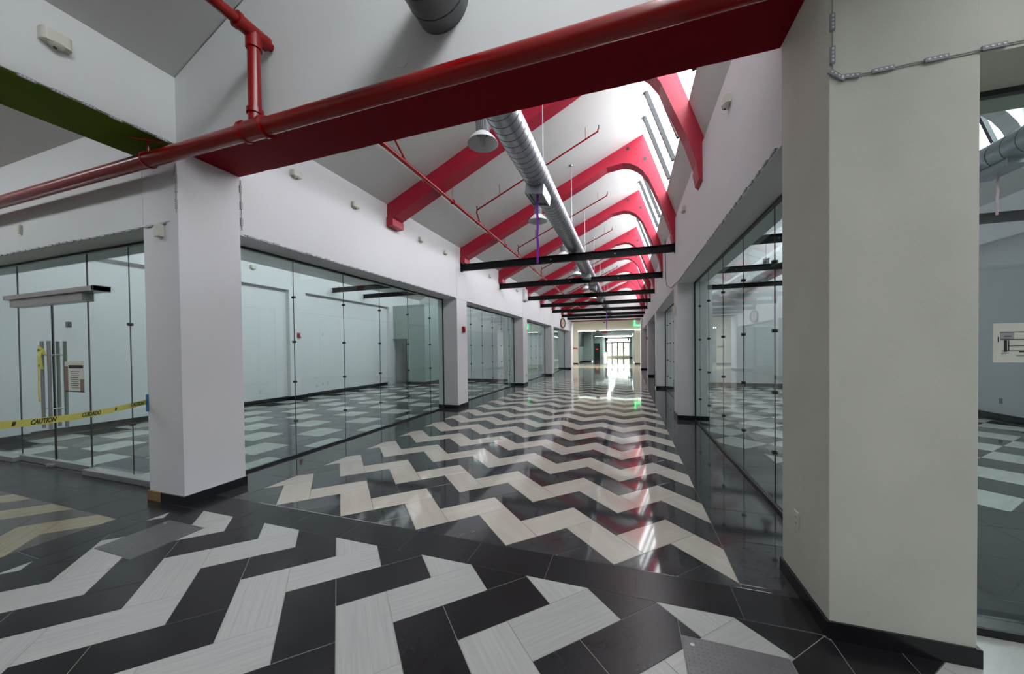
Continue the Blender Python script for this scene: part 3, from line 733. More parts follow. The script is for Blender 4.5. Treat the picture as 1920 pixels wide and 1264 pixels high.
# ------------------------------------------------------------------ black cross beams (I sections)
BY = [9.0, 12.14, 15.54, 18.39, 21.5, 24.66, 27.13]
z0, z1 = 3.864, 4.049
m = MB(); m.box(XL, XR, -.045, .045, z0, z0+.014); m.box(XL, XR, -.045, .045, z1-.014, z1); m.box(XL, XR, -.006, .006, z0+.014, z1-.014)
bm_me = m.mesh('girder', 'black_steel')
m = MB(); m.box(XL, XL+.012, -.07, .07, z0-.02, z1+.02); m.box(XR-.012, XR, -.07, .07, z0-.02, z1+.02); pl_me = m.mesh('end_plate', 'black_steel')
bolt = MB(); bolt.tube([(0, -.03, 0), (0, -.006, 0)], .014, 8); bolt_me = bolt.mesh('bolt', 'aluminium')
for i, y in enumerate(BY):
    e = tag(empty('cross_beam', (0, y, 0)), 'black steel cross beam, %s from the wide red header' % ordn[i], 'beam', 'black cross beams')
    link('girder', bm_me, e); link('end_plate', pl_me, e)
    if i < 3:
        for x in (-1.9, -.3): link('bolt', bolt_me, e, (x, 0, 3.955))
# cross beams inside the left store
for i, (y, z) in enumerate(((10.66, 3.99), (12.33, 3.99))):
    e = tag(empty('cross_beam', (-7.9, y, z)), 'black beam inside the glass store, %s' % ('the nearer of two' if i == 0 else 'the farther of two'), 'beam', 'store beams')
    m = MB(); m.box(BX, -5.1, y-.05, y+.05, z-.085, z-.07); m.box(BX, -5.1, y-.05, y+.05, z+.07, z+.085); m.box(BX, -5.1, y-.008, y+.008, z-.07, z+.07)
    m.build('girder', 'black_steel', e)
for y in (9.0, 12.14, 15.4):
    e = tag(empty('cross_beam', (4.3, y, 3.95)), 'black beam inside the side store with the plan drawing, %s' % {9.0: 'first', 12.14: 'second', 15.4: 'third'}[y], 'beam', 'side store beams')
    m = MB(); m.box(1.65, 7.3, y-.05, y+.05, 3.87, 3.885); m.box(1.65, 7.3, y-.05, y+.05, 4.03, 4.045); m.box(1.65, 7.3, y-.008, y+.008, 3.885, 4.03); m.build('girder', 'black_steel', e)

# ------------------------------------------------------------------ ducts
DX, DZ, DR = -1.30, 4.245, .187
def spiral(mb, x, z, r, y0, y1, pitch, w=.006, h=.004, seg=20):
    n = int((y1-y0)/pitch*seg); vs = []; fs = []
    for k in range(n+1):
        a = 2*math.pi*k/seg; y = y0+pitch*k/seg; c, s = math.cos(a), math.sin(a)
        for rr, dy in ((r-.002, -w/2), (r+h, -w/2), (r+h, w/2), (r-.002, w/2)): vs.append((x+c*rr, y+dy, z+s*rr))
        if k:
            b = (k-1)*4
            for q in range(4): fs.append((b+q, b+(q+1) % 4, b+4+(q+1) % 4, b+4+q))
    mb.add(vs, fs)
def duct(x, z, r, y0, y1, mat, label, pitch=.13, smat='seam_dark', h=.004):
    e = tag(empty('air_duct', (x, (y0+y1)/2, z)), label, 'duct')
    m = MB(); ys = [y0+(y1-y0)*k/8 for k in range(9)]
    m.tube([(x, y, z) for y in ys], r, 40); m.build('duct_pipe', mat, e, smooth=True)
    m = MB(); spiral(m, x, z, r, y0+.02, y1-.02, pitch, h=h); o = m.build('spiral_seam', smat, e, fix=False)
    return e
dc = duct(DX, DZ, DR, 3.02, 27.6, 'galvanised', 'long galvanised spiral duct resting over the black beams')
for y in (9.6, 15.8, 21.9):
    MB().tube([(DX, y, DZ), (DX, y+.07, DZ)], DR+.008, 40).build('coupling', 'galvanised', dc, smooth=True)
MB().tube([(DX, 3.02, DZ), (DX, 3.03, DZ)], DR+.02, 40).build('collar', 'galvanised', dc, smooth=True)
d0 = duct(DX-.02, DZ, .215, -3.3, YA, 'duct_grey', 'dull grey duct ending at the wall above the red pipe', pitch=.16, smat='dark_plastic')
def grille(y, par=None):
    e = empty('grille', (0, 0, 0)); 
    o = MB().box(-.13, .13, -.27, .27, -.06, .07)
    return o
gm = MB(); gm.box(-.14, -.125, -.25, .25, -.075, .07); gm.box(.125, .14, -.25, .25, -.075, .07); gm.box(-.125, .125, -.25, -.22, -.075, .07); gm.box(-.125, .125, .22, .25, -.075, .07); gm.box(-.125, -.095, -.22, .22, -.055, .05); gm.box(.095, .125, -.22, .22, -.055, .05)
gframe = gm.mesh('grille', 'galvanised')
gm = MB(); gm.box(-.095, .095, -.22, .22, .0, .05); gback = gm.mesh('grille_box', 'dark_plastic')
sm = MB(); sm.box(-.09, .09, -.004, .004, -.045, -.02); slat = sm.mesh('slat', 'aluminium')
for k, y in enumerate((5.35, 11.9, 14.2, 18.0, 22.6)):
    g = link('grille', gframe, dc, (-.02, y-dc.location.y, -DR-.03), (0, math.radians(8), 0))
    link('grille_box', gback, g)
    if k < 2:
        for q in range(9): link('slat', slat, g, (0, -.18+.045*q, 0), (math.radians(30), 0, 0))
# hangers from the roof
def roofz(x): return EAVE+.4536*(x-XL)
for k, y in enumerate((5.40, 8.33, 11.0, 14.03, 17.1, 20.2, 23.3)):
    x = DX+.05; m = MB(); m.tube([(x, y, DZ+DR-.01), (x, y, roofz(x))], .006, 8)
    h = m.build('hanger_rod', 'galvanised', dc)
    m = MB(); m.tube([(x, y, roofz(x)-.04), (x, y, roofz(x))], .03, 10); m.build('hanger_plate', 'galvanised', h)
# duct in the side store
d3 = duct(4.9, 4.245, .187, 3.0, 16.3, 'galvanised', 'galvanised duct inside the side store with the plan drawing', pitch=.2)
MB().box(4.78, 5.05, 6.5, 7.1, 4.0, 4.08).build('grille', 'galvanised', d3)
# ribbons
def hang(x, y, za, zb, w_, mat, label):
    n = 14; pts = [(x+.006*math.sin(k*1.3), y, za+(zb-za)*k/n) for k in range(n+1)]
    o = ribbon('ribbon', pts, w_, mat, up=(1, 0, 0)); return tag(o, label, 'ribbon')
hang(DX, 5.2, 4.02, 2.93, .036, 'purple_ribbon', 'purple ribbon hanging from the first duct grille in front of the nearest black beam')
hang(DX-.02, 23.3, 4.02, 2.84, .05, 'purple_ribbon', 'small purple ribbon hanging far down the corridor in front of the lobby')
hang(4.9, 6.8, 4.0, 3.42, .03, 'pink_ribbon', 'pale pink ribbon hanging inside the side store with the plan drawing')

# ------------------------------------------------------------------ pendant lamps
def lamp_proto():
    e = empty('pendant_lamp')
    m = MB(); m.lathe([(.205, 0), (.208, .004), (.203, .012), (.155, .075), (.105, .125), (.085, .13), (.083, .125), (.10, .12), (.15, .07), (.198, .006), (.205, 0)], n=36); m.build('shade', 'lamp_white', e, smooth=True)
    m = MB(); m.lathe([(0, .13), (.086, .13), (.086, .135), (.07, .15), (.07, .30), (.0, .30)], n=28)
    for k in range(24):
        a = 2*math.pi*k/24; c, s = math.cos(a), math.sin(a)
        m.add([(c*.065-s*.003, s*.065+c*.003, .15), (c*.088-s*.003, s*.088+c*.003, .15), (c*.088+s*.003, s*.088-c*.003, .15), (c*.065+s*.003, s*.065-c*.003, .15),
               (c*.065-s*.003, s*.065+c*.003, .29), (c*.088-s*.003, s*.088+c*.003, .29), (c*.088+s*.003, s*.088-c*.003, .29), (c*.065+s*.003, s*.065-c*.003, .29)],
              [(0, 3, 2, 1), (4, 5, 6, 7), (0, 1, 5, 4), (1, 2, 6, 5), (2, 3, 7, 6), (3, 0, 4, 7)])
    m.build('heat_sink', 'grey_plastic', e)
    m = MB(); m.lathe([(0, -.02), (.028, -.02), (.034, -.008), (.034, .10), (.045, .11), (.045, .125), (0, .125)], n=18); m.build('bulb', 'aluminium', e, smooth=True)
    m = MB(); m.lathe([(0, .30), (.10, .30), (.10, .312), (0, .312)], n=24); m.lathe([(0, .33), (.03, .33), (.03, .37), (0, .37)], n=14); m.build('driver_cap', 'grey_plastic', e)
    return e
lamp = lamp_proto(); LZ = 4.36
for i, y in enumerate((4.33, 7.32, 10.39, 13.15, 16.4, 19.6, 22.7)):
    o = lamp if i == 0 else copy_tree(lamp)
    x = -1.82; o.location = (x, y, LZ)
    tag(o, 'white bell pendant lamp, %s along the duct from the wide red header' % ordn[i], 'lamp', 'pendant lamps')
    m = MB(); top = roofz(x)-LZ; m.tube([(0, 0, .30), (0, 0, top)], .008, 8); r = bpy.data.objects.new('suspension_rod', m.mesh('suspension_rod', 'grey_plastic')); COL.objects.link(r); r.parent = o
o = copy_tree(lamp)
for ch in list(o.children):
    if ch.name.startswith('suspension_rod'): bpy.data.objects.remove(ch)
o.location = (4.38, 13.8, 4.25); tag(o, 'grey pendant lamp hanging inside the store behind the tall glass bay', 'lamp')
for ch in o.children:
    if ch.name.startswith('shade'):
        ch.data = ch.data.copy(); ch.data.materials[0] = M['grey_plastic']
m = MB(); m.tube([(0, 0, .30), (0, 0, 1.50)], .008, 8); r = bpy.data.objects.new('suspension_rod', m.mesh('suspension_rod', 'grey_plastic')); COL.objects.link(r); r.parent = o

# ------------------------------------------------------------------ sprinkler pipes
e = tag(empty('sprinkler_pipe', (-3.36, 15, 4.66)), 'red sprinkler main running under the sloped ceiling with side branches', 'pipe')
MX, MZ = -3.363, 4.635
m = MB(); m.tube([(MX, 3.0, MZ), (MX, 28.2, MZ)], .035, 14); m.build('main_pipe', 'pipe_red', e, smooth=True)
for k, y in enumerate((4.15, 7.6, 10.7, 13.9, 17.1, 20.2, 23.3)):
    m = MB(); m.tube([(MX, y, MZ), (MX, y+.12, MZ)], .044, 14); m.build('coupling', 'pipe_red', e, smooth=True)
for k, y in enumerate((3.8, 6.39, 9.57, 12.8, 16.0, 19.2)):
    m = MB(); m.tube([(MX, y, MZ), (MX, y, roofz(MX)-.005)], .007, 8); m.tube([(MX, y-.012, MZ), (MX, y+.012, MZ)], .05, 14); m.build('hanger', 'pipe_red', e)
for k, y in enumerate((7.35, 10.5, 13.6, 16.8, 19.9, 23.0, 26.2, 4.4)):
    xa, xb = -3.25, -.56; z = lambda x: roofz(x)-.25
    m = MB(); m.tube([(MX, y+.42, MZ+.03), (xa-.03, y+.05, z(xa)-.05), (xa, y, z(xa))], .016, 10); m.tube([(xa, y, z(xa)), (xb, y, z(xb))], .016, 10); m.tube([(xb, y, z(xb)), (xb+.02, y, z(xb)+.06)], .02, 10)
    b = m.build('branch_pipe', 'pipe_red', e, smooth=True)
    for x in (xa+.55, xb-.25): MB().tube([(x, y, z(x)), (x, y, roofz(x)-.003)], .005, 6).build('hanger', 'pipe_red', b)
    m = MB(); m.tube([(xa, y, z(xa)), (xa, y, z(xa)+.07)], .012, 8); m.lathe([(0, .07), (.022, .07), (.022, .078), (0, .078)], (xa, y, z(xa)), 10)
    m.tube([(xb+.02, y, z(xb)+.05), (xb+.02, y, z(xb)+.12)], .012, 8); m.build('sprinkler_head', 'clamp_dark', b)
tag(MB().tube([(-3.65, 3.02, roofz(-3.65)-.06), (-3.65, 28, roofz(-3.65)-.06)], .006, 6).build('cable_conduit', 'cream_plastic'), 'thin cream cable running along the sloped ceiling beside the sprinkler main', 'cable')

# big red standpipe across the header
e = tag(empty('stand_pipe', (-3.05, 2.25, 3.6)), 'thick glossy red pipe crossing in front of the wide red header beam', 'pipe')
PY = 2.235; za = 3.612; zb = 3.515
def pz(x): return za-(x+8)/9*(za-zb)*.55
m = MB(); n = 30; m.tube([(-14+(XR+14)*k/n, PY, pz(-14+(XR+14)*k/n)) for k in range(n+1)], .068, 24); m.build('main_pipe', 'pipe_red', e, smooth=True)
def torus_x(mb, x, w, r): mb.tube([(x-w/2, PY, pz(x)), (x+w/2, PY, pz(x))], r, 24)
RXp = -3.10
m = MB(); m.tube([(RXp-.12, PY, pz(RXp)), (RXp+.12, PY, pz(RXp))], .080, 24); torus_x(m, RXp-.12, .03, .09); torus_x(m, RXp+.12, .03, .09)
m.tube([(RXp, PY, pz(RXp)), (RXp, PY, pz(RXp)+.15)], .055, 20); m.tube([(RXp, PY, pz(RXp)+.13), (RXp, PY, pz(RXp)+.17)], .066, 20)
m.build('tee_fitting', 'pipe_red', e, smooth=True)
m = MB(); m.tube([(RXp, PY, pz(RXp)+.1), (RXp, PY, 4.36)], .050, 20); m.build('riser', 'pipe_red', e, smooth=True)
m = MB(); m.tube([(RXp, PY, 4.28), (RXp, PY, 4.40)], .062, 20); m.tube([(RXp, PY-.13, 4.42), (RXp, PY+.11, 4.42)], .060, 20)
m.tube([(RXp, PY-.15, 4.42), (RXp, PY-.12, 4.42)], .068, 20); m.tube([(RXp, PY+.09, 4.42), (RXp, PY+.12, 4.42)], .062, 20); m.build('tee_fitting', 'pipe_red', e, smooth=True)
m = MB(); m.tube([(RXp, -3.2, 4.42), (RXp, PY, 4.42)], .044, 20); m.tube([(RXp, PY, 4.42), (RXp, YA+.0, 4.42)], .036, 16); m.build('branch_pipe', 'pipe_red', e, smooth=True)
MB().tube([(-4.62, PY, 3.67), (-4.62, PY, 3.79)], .012, 8).build('hanger', 'alarm_red', e); MB().tube([(-4.70, PY-.1, 3.785), (-4.5, PY+.05, 3.785)], .012, 8).build('hanger_bracket', 'alarm_red', e)
m = MB(); m.tube([(-4.62, PY+.075*math.cos(a), pz(-4.62)+.075*math.sin(a)) for a in [2*math.pi*k/24 for k in range(25)]], .006, 6, cap=False); m.build('hanger_ring', 'alarm_red', e)
m = MB(); m.tube([(-1.686, YA-.006, 3.92), (-1.686, YA, 3.92)], .05, 20); tag(m.build('blanking_plate', 'white_paint', smooth=False), 'round white blanking plate above the thick red pipe', 'plate')

# ------------------------------------------------------------------ wall lights / sensors
def wlight_mesh():
    m = MB(); n = 10; L = .085
    prof = [(0, .055)]+[(.07*math.sin(a)+.0, .055-.02*(1-math.cos(a))) for a in [math.pi/2*k/4 for k in range(1, 5)]]
    m.prism([(0, -.055), (.06, -.055), (.075, -.045), (.075, .045), (.06, .055), (0, .055)], 'y', -L, L)
    return m
pw = MB(); pts = []
for k in range(9): a = -math.pi/2+math.pi*k/8; pts.append((.05+.03*math.cos(a), .055*math.sin(a)))
# body: rounded in plan (x,y), extruded in z
poly = [(0, -.085)]+[(.045+.03*math.sin(math.pi/2*k/4), -.085+.03*(1-math.cos(math.pi/2*k/4))) for k in range(5)]+[(.045+.03*math.cos(math.pi/2*k/4), .055+.03*math.sin(math.pi/2*k/4)) for k in range(5)]+[(0, .085)]
body = MB(); body.prism(poly, 'z', -.045, .05); body_me = body.mesh('housing', 'cream_plastic')
dome = MB(); dome.lathe([(0, -.032), (.02, -.03), (.04, -.018), (.05, 0)], (0.045, 0, -.045), 18); dome_me = dome.mesh('lens', 'cream_plastic', True)
dk = MB(); dk.lathe([(0, -.004), (.012, -.004), (.012, .004), (0, .004)], (.05, -.01, -.077), 12); dk_me = dk.mesh('bulb', 'dark_plastic')
def wlight(x, y, z, rot, label, group='cream wall lights', sc=1):
    e = tag(empty('wall_light', (x, y, z)), label, 'wall light', group); e.rotation_euler = (0, 0, rot); e.scale = (sc, sc, sc)
    link('housing', body_me, e); link('lens', dome_me, e); link('bulb', dk_me, e); return e
wlight(XL, 1.58, 4.21, 0, 'cream wall light above the green beam', sc=1)
for i, y in enumerate((3.78, 4.91, 6.93, 8.05, 11.12, 14.19)):
    wlight(XL, y, 4.145, 0, ['cream wall light just beyond the red header, first above the glass', 'cream wall light, second above the first glass bay', 'cream wall light, third above the glass before the alarm pier', 'cream wall light, last before the first black beam', 'cream wall light between the first and second black beams', 'cream wall light between the second and third black beams'][i], sc=.85)
for i, y in enumerate((4.33, 7.40)):
    wlight(XR, y, 4.25, math.pi, ['cream wall light under the skylight, nearer the red header', 'cream wall light under the skylight, farther from the red header'][i], sc=.85)
wlight(BX, 7.63, 4.22, 0, 'cream wall light on the back wall inside the glass store', sc=1)
wlight(BX, 11.0, 4.15, 0, 'cream wall light inside the glass store above the dark beams', sc=.8)
tag(MB().box(-4.80, -4.71, YA-.05, YA, 2.87, 3.0).build('chime_box', 'cream_plastic', bevel=.006), 'small cream box at the top of the white pier beside the glass doors', 'box')
tag(MB().box(-7.745, -7.70, YA-.03, YA, 3.25, 3.37).build('chime_box', 'cream_plastic', bevel=.004), 'small cream box on the wall high over the glass doors', 'box')
tag(MB().box(.99, XR, 8.85, 8.95, 2.37, 2.58).build('chime_box', 'cream_plastic', bevel=.004), 'small cream box on the pier past the big glass bay, skylight side', 'box')
# fire alarms
def alarm(x, y, z, s, label):
    e = tag(empty('fire_alarm', (x, y, z)), label, 'fire alarm')
    MB().box(min(x, x+s*.05), max(x, x+s*.05), y-.06, y+.06, z-.085, z+.085).build('body', 'alarm_red', e, bevel=.006)
    a = x+s*.05; b = x+s*.085; MB().box(min(a, b), max(a, b), y+.0, y+.05, z-.05, z+.07).build('strobe', 'lamp_white', e, bevel=.004)
    MB().box(min(x+s*.05, x+s*.075), max(x+s*.05, x+s*.075), y-.055, y-.005, z-.07, z+.05).build('horn', 'alarm_red', e, bevel=.004)
alarm(XL, 9.04, 2.21, 1, 'red fire alarm strobe on the pier past the first big glass bay')
alarm(XR, 21.7, 2.2, -1, 'red fire alarm on a far pier of the skylight side')
alarm(BX, 9.15, 2.2, 1, 'red fire alarm inside the glass store on the back wall pilaster')
# outlets
def outlet(x, y, z, s, label, mat='cream_plastic'):
    e = tag(empty('wall_outlet', (x, y, z)), label, 'outlet')
    a = x+s*.007; MB().box(min(x, a), max(x, a), y-.036, y+.036, z-.058, z+.058).build('plate', mat, e, bevel=.002)
    for dz in (-.02, .02):
        b = a+s*.002; MB().box(min(a, b), max(a, b), y-.016, y+.016, z+dz-.014, z+dz+.014).build('socket', mat, e)
        for dy in (-.006, .006):
            c = b+s*.0006; MB().box(min(b, c), max(b, c), y+dy-.0015, y+dy+.0015, z+dz-.005, z+dz+.006).build('slot', 'ink_black', e)
outlet(XR, 2.76, .475, -1, 'cream electrical outlet low on the side of the broad pale pier')
outlet(XL, 15.5, .42, 1, 'dark electrical outlet low on the pier after the second glass bay', 'dark_plastic')
outlet(XL, 9.15, .42, 1, 'white electrical outlet low on the alarm pier', 'white_paint')
for y, z in ((10.3, 2.28), (10.27, .41), (10.5, .41), (10.0, .36), (7.9, .38)):
    outlet(-10.98 if True else BX, y, z, 1, 'small plate on the glass store back wall, %s' % {(10.3, 2.28): 'at head height', (10.27, .41): 'middle of the low trio', (10.5, .41): 'far one of the low trio', (10.0, .36): 'near one of the low trio', (7.9, .38): 'low in the nearest wall recess'}[(y, z)], 'cream_plastic')
for y in (10.2, 9.55): outlet(7.42, y, .42, -1, 'low cover plate on the side store wall below the plan drawing, %s' % ('farther' if y > 10 else 'nearer'), 'grey_plastic')
# conduit box up on the clock wall
e = tag(empty('duct_chase', (XL+.08, 15.35, 4.1)), 'white boxed-in chase high on the clock wall by the third black beam', 'box')
MB().box(XL, XL+.11, 15.08, 15.5, 3.86, 4.35).build('casing', 'white_paint', e, bevel=.004); MB().box(XL, XL+.12, 15.07, 15.51, 3.82, 3.86).build('bottom_lip', 'aluminium', e)
# drywall joints
m = MB()
for y in (8.681, 15.06, 21.2): m.box(XL-.001, XL+.0015, y-.003, y+.003, ZO, 4.45)
m.box(XL-.001, XL+.0015, 8.681, 9.311, ZO-.003, ZO+.003); m.box(XL-.001, XL+.0015, 15.06, 15.72, ZO-.003, ZO+.003); struct(m.build('trim_2', 'grey_plastic'))
# loose cable on the skylight wall
tag(MB().tube([(XR-.012, 11.05, 4.75), (XR-.012, 11.06, 4.2), (XR-.012, 11.0, 3.65), (XR-.014, 10.75, 3.38), (XR-.014, 10.19, 3.24), (XR-.014, 9.6, 3.12), (XR-.014, 9.0, 3.10), (XR-.01, 8.6, 3.08)], .009, 8).build('loose_cable', 'clamp_dark', smooth=True), 'dark loose cable looping down the skylight wall by the first black beam', 'cable')

# ------------------------------------------------------------------ unlit LED strings along the corners
modm = MB(); modm.box(-.045, .045, -.006, .006, -.011, .011); mod_me = modm.mesh('led_module', 'grey_plastic')
dm = MB()
for k in range(4): dm.box(-.036+.021*k, -.026+.021*k, -.0085, -.006, -.004, .004)
dot_me = dm.mesh('led', 'lamp_white')
def string(pts, label, step=.165, sag=.006, lit=False, face='y'):
    pts = [Vector(p) for p in pts]
    e = tag(empty('light_string', pts[0]), label, 'light string')
    P = []; rnd = random.Random(len(label)); mods = []
    for a, b in zip(pts[:-1], pts[1:]):
        L = (b-a).length; n = max(1, int(L/step))
        for k in range(n):
            p = a.lerp(b, k/n); q = a.lerp(b, (k+.5)/n); P.append(p+Vector((0, 0, rnd.uniform(-sag, sag))))
            P.append(q); mods.append((a.lerp(b, (k+.5)/n)+Vector((0, 0, rnd.uniform(-sag, sag))), (b-a).normalized()))
    P.append(pts[-1]); MB().tube(P, .0035, 5).build('wire', 'grey_plastic', e)
    for p, d in mods:
        if face == 'y': rot = Vector((1, 0, 0)).rotation_difference(d).to_euler()
        elif face == '-x': rot = (0, 0, 0)
        if face == 'y':
            mt = Matrix.Identity(3); z_ = Vector((0, -1, 0)); x_ = d; y_ = Vector((0, 1, 0)); zz = x_.cross(y_)
            mt = Matrix((x_, y_, zz)).transposed()
        else:
            s = 1 if face == 'x' else -1; x_ = d; y_ = Vector((-s, 0, 0)); zz = x_.cross(y_); mt = Matrix((x_, y_, zz)).transposed()
        o = link('led_module', mod_me, e, p-e.location, mt.to_euler()); link('led', dot_me, o)
    return e
string([(-4.60, YA-.008, 3.02), (-5.075, YA-.008, 3.012), (-10.2, YA-.008, 3.02)], 'unlit LED string along the edge over the glass doors')
string([(XL-.012, YA-.008, 3.62), (XL-.010, YA-.008, 3.1)], 'unlit LED string down the near corner of the white pier')
string([(XL+.008, 3.03, 3.72), (XL+.008, 3.035, 3.12)], 'unlit LED string down the far corner of the white pier', face='x')
string([(XL+.006, 3.06, 3.065), (XL+.006, 8.6, 3.063)], 'unlit LED string along the edge over the first glass bay', face='x')
string([(XR+.010, 2.368, 4.35), (XR+.012, 2.368, 3.10), (XR+.05, 2.368, 3.065), (XR+.12, 2.368, 3.055), (XR+.75, 2.368, 3.062), (2.4, 2.368, 3.07)], 'unlit LED string down the corner and across the broad pale pier')
string([(XL+.007, YA-.04, 3.80), (XL+.007, -1.5, 3.80)], 'unlit LED string along the edge of the green beam', face='x')
string([(XR-.006, 3.05, 3.07), (XR-.006, 8.5, 3.068)], 'unlit LED string along the edge over the tall glass bay', face='-x')

# ------------------------------------------------------------------ floor hatches
def hatch(x0, x1, y0, y1, label):
    e = tag(empty('floor_hatch', ((x0+x1)/2, (y0+y1)/2, 0)), label, 'hatch')
    MB().box(x0+.004, x1-.004, y0+.004, y1-.004, -.006, .003).build('plate', 'plate_metal', e, bevel=.001)
    m = MB(); r = .0105
    nx = int((x1-x0)/.026); ny = int((y1-y0)/.026)
    for i in range(nx):
        for j in range(ny):
            cx = x0+.018+i*.026; cy = y0+.018+j*.026; a = math.pi/4 if (i+j) % 2 else -math.pi/4; c, s = math.cos(a), math.sin(a)
            m.add([(cx+c*r, cy+s*r, .003), (cx-s*r*.35, cy+c*r*.35, .003), (cx-c*r, cy-s*r, .003), (cx+s*r*.35, cy-c*r*.35, .003), (cx, cy, .0052)], [(0, 1, 4), (1, 2, 4), (2, 3, 4), (3, 0, 4)])
    m.build('tread_pattern', 'plate_metal', e)['kind'] = 'stuff'
    for sx, sy in ((x0+.05, y1-.06),): MB().tube([(sx, sy, .002), (sx, sy, .006)], .012, 10).build('screw', 'aluminium', e)
hatch(*HATCH[0], 'grey tread-plate hatch in the floor beside the white pier with tan skirting patch')
hatch(*HATCH[1], 'grey tread-plate hatch in the floor in front of the broad pale pier')

# ------------------------------------------------------------------ plan drawing on side store glass
e = tag(empty('plan_drawing', (2.15, 2.73, 1.62)), 'paper floor plan taped to the glass beside the broad pale pier', 'poster')
MB().box(1.955, 2.40, 2.7345, 2.7365, 1.515, 1.735).build('sheet', 'paper', e)
m = MB(); yy0, yy1 = 2.7335, 2.7344
m.box(1.985, 2.04, yy0, yy1, 1.648, 1.684); m.build('hatched_block', 'grey_plastic', e)
m = MB(); q = lambda a, b, c, d: m.box(a, b, yy0-.0006, yy1, c, d)
q(1.985, 2.36, 1.684, 1.687); q(1.985, 2.36, 1.643, 1.646); q(2.0, 2.03, 1.66, 1.664); q(2.085, 2.10, 1.65, 1.684); q(2.0, 2.012, 1.575, 1.64); q(2.02, 2.36, 1.606, 1.609)
q(1.99, 2.36, 1.580, 1.582); q(2.06, 2.36, 1.572, 1.580); q(1.99, 2.02, 1.567, 1.569); q(1.99, 2.01, 1.557, 1.559); q(2.05, 2.2, 1.552, 1.554); q(2.018, 2.021, 1.58, 1.64); q(2.14, 2.143, 1.582, 1.684); q(2.22, 2.26, 1.62, 1.65); q(1.975, 1.978, 1.63, 1.66)
m.build('print', 'ink_black', e)

# ------------------------------------------------------------------ clock
e = tag(empty('wall_clock', (XL+.13, 24.44, 3.44)), 'round dark-rimmed wall clock with pinkish face high on the far wall', 'clock')
def ring(r0, r1, x0, x1, n=32):
    m = MB(); vs = []; fs = []
    for k in range(n):
        a = 2*math.pi*k/n; c, s = math.cos(a), math.sin(a)
        for r, x in ((r0, x0), (r1, x0), (r1, x1), (r0, x1)): vs.append((x, c*r, s*r))
    for k in range(n):
        a = k*4; b = ((k+1) % n)*4
        for q_ in range(4): fs.append((a+q_, a+(q_+1) % 4, b+(q_+1) % 4, b+q_))
    m.add(vs, fs); return m
def cpart(mb, name, mat): o = link(name, mb.mesh(name, mat), e); return o
cpart(ring(.29, .36, -.03, .03), 'rim', 'clock_brown')
m = MB(); m.tube([(-.03, 0, 0), (.0, 0, 0)], .295, 32); cpart(m, 'face', 'clock_face')
m = MB()
for k in range(12):
    a = 2*math.pi*k/12; c, s_ = math.cos(a), math.sin(a); m.tube([(.003, c*.21, s_*.21), (.003, c*.265, s_*.265)], .012, 5)
cpart(m, 'hour_mark', 'ink_black')
m = MB(); m.tube([(.01, 0, 0), (.01, .02, .16)], .01, 5); cpart(m, 'minute_hand', 'ink_black')
m = MB(); m.tube([(.01, 0, 0), (.01, -.06, -.10)], .013, 5); cpart(m, 'hour_hand', 'ink_black')
m = MB(); m.tube([(-.03, 0, 0), (-.13, .0, 0)], .03, 10); cpart(m, 'bracket', 'clock_brown')
e.rotation_euler = (0, 0, math.radians(-17))

# ------------------------------------------------------------------ end crossing and lobby
wall('wall_front', (-12, -5.0, 37.0, 37.3, 0, 4.9), (.58, 5, 37.0, 37.3, 0, 4.9), (-5.0, .58, 37.0, 37.3, 3.45, 4.9), mat='lobby_cream')
base('baseboard_front', (-12, -5.0, 36.97, 37.0, 0, .14), (.58, 5, 36.97, 37.0, 0, .14))
struct(MB().box(-12, -6, 29.5, 37.3, 4.9, 5.0).box(-6, 5, 33.5, 37.3, 4.9, 5.0).box(0, 5, 29.5, 33.5, 4.9, 5.0).build('ceiling', 'ceiling_paint'))
NB[0] += 1; e = struct(empty('window_%d' % NB[0], (-3, 31.5, 4.95)))  # unseen roof window, added to brighten the end crossing and its header
for k in range(4): MB().box(-6+1.5*k+.02, -4.5+1.5*k-.02, 29.5, 33.5, 4.94, 4.95).build('pane', 'roof_glass', e)
portal((-3, 31.5, 5.02), (0, 0, -1), (1, 0, 0), 6, 4)
wall('wall_left', (-12.1, -12, 29.4, 37.3, 0, 4.9), (-12, -5.42, 29.4, 29.6, 0, 5.0)); wall('wall_right', (5, 5.1, 29.4, 37.3, 0, 4.9), (1.67, 5, 29.4, 29.6, 0, 5.0))
wall('wall_left', (-5.5, -5.35, 37.3, 44.7, 0, 3.9), (-5.6, -4.4, 44.7, 46.6, 0, 3.9), (-5.7, -5.55, 46.6, 57.5, 0, 3.9), (-5.6, -5.2, 57.5, 57.7, 0, 3.9), (-4.33, -3.95, 57.5, 57.7, 0, 3.9), (-5.2, -4.33, 57.5, 57.7, 2.48, 3.9), (-3.98, -3.9, 57.7, 64, .95, 3.9), (-3.98, -3.9, 57.7, 60.5, 0, .95), mat='lobby_green')
wall('wall_right', (.62, .75, 37.3, 64, 0, 3.9), (.24, .7, 62.5, 62.7, 0, 3.9), mat='lobby_green')
base('baseboard_left', (-5.35, -5.33, 37.3, 44.7, 0, .15), (-5.35, -4.4, 44.67, 44.7, 0, .15), (-4.4, -4.38, 44.7, 46.6, 0, .15)); base('baseboard_right', (.60, .62, 37.3, 62.5, 0, .15), (.24, .62, 62.47, 62.5, 0, .15))
struct(MB().box(-6, 1.2, 37.2, 64.3, 3.78, 3.9).build('ceiling', 'lobby_green'))
struct(MB().box(-5.35, -5.30, 38.5, 44.5, 1.9, 3.4).build('trim_3', 'clamp_dark'))
m = MB(); m.box(-4, .3, 64, 64.15, 3.32, 3.9); m.box(-6, -3.66, 64, 64.15, .95, 3.9); m.box(.23, 1.2, 64, 64.15, 0, 3.9); struct(m.build('wall_front', 'lobby_green'))
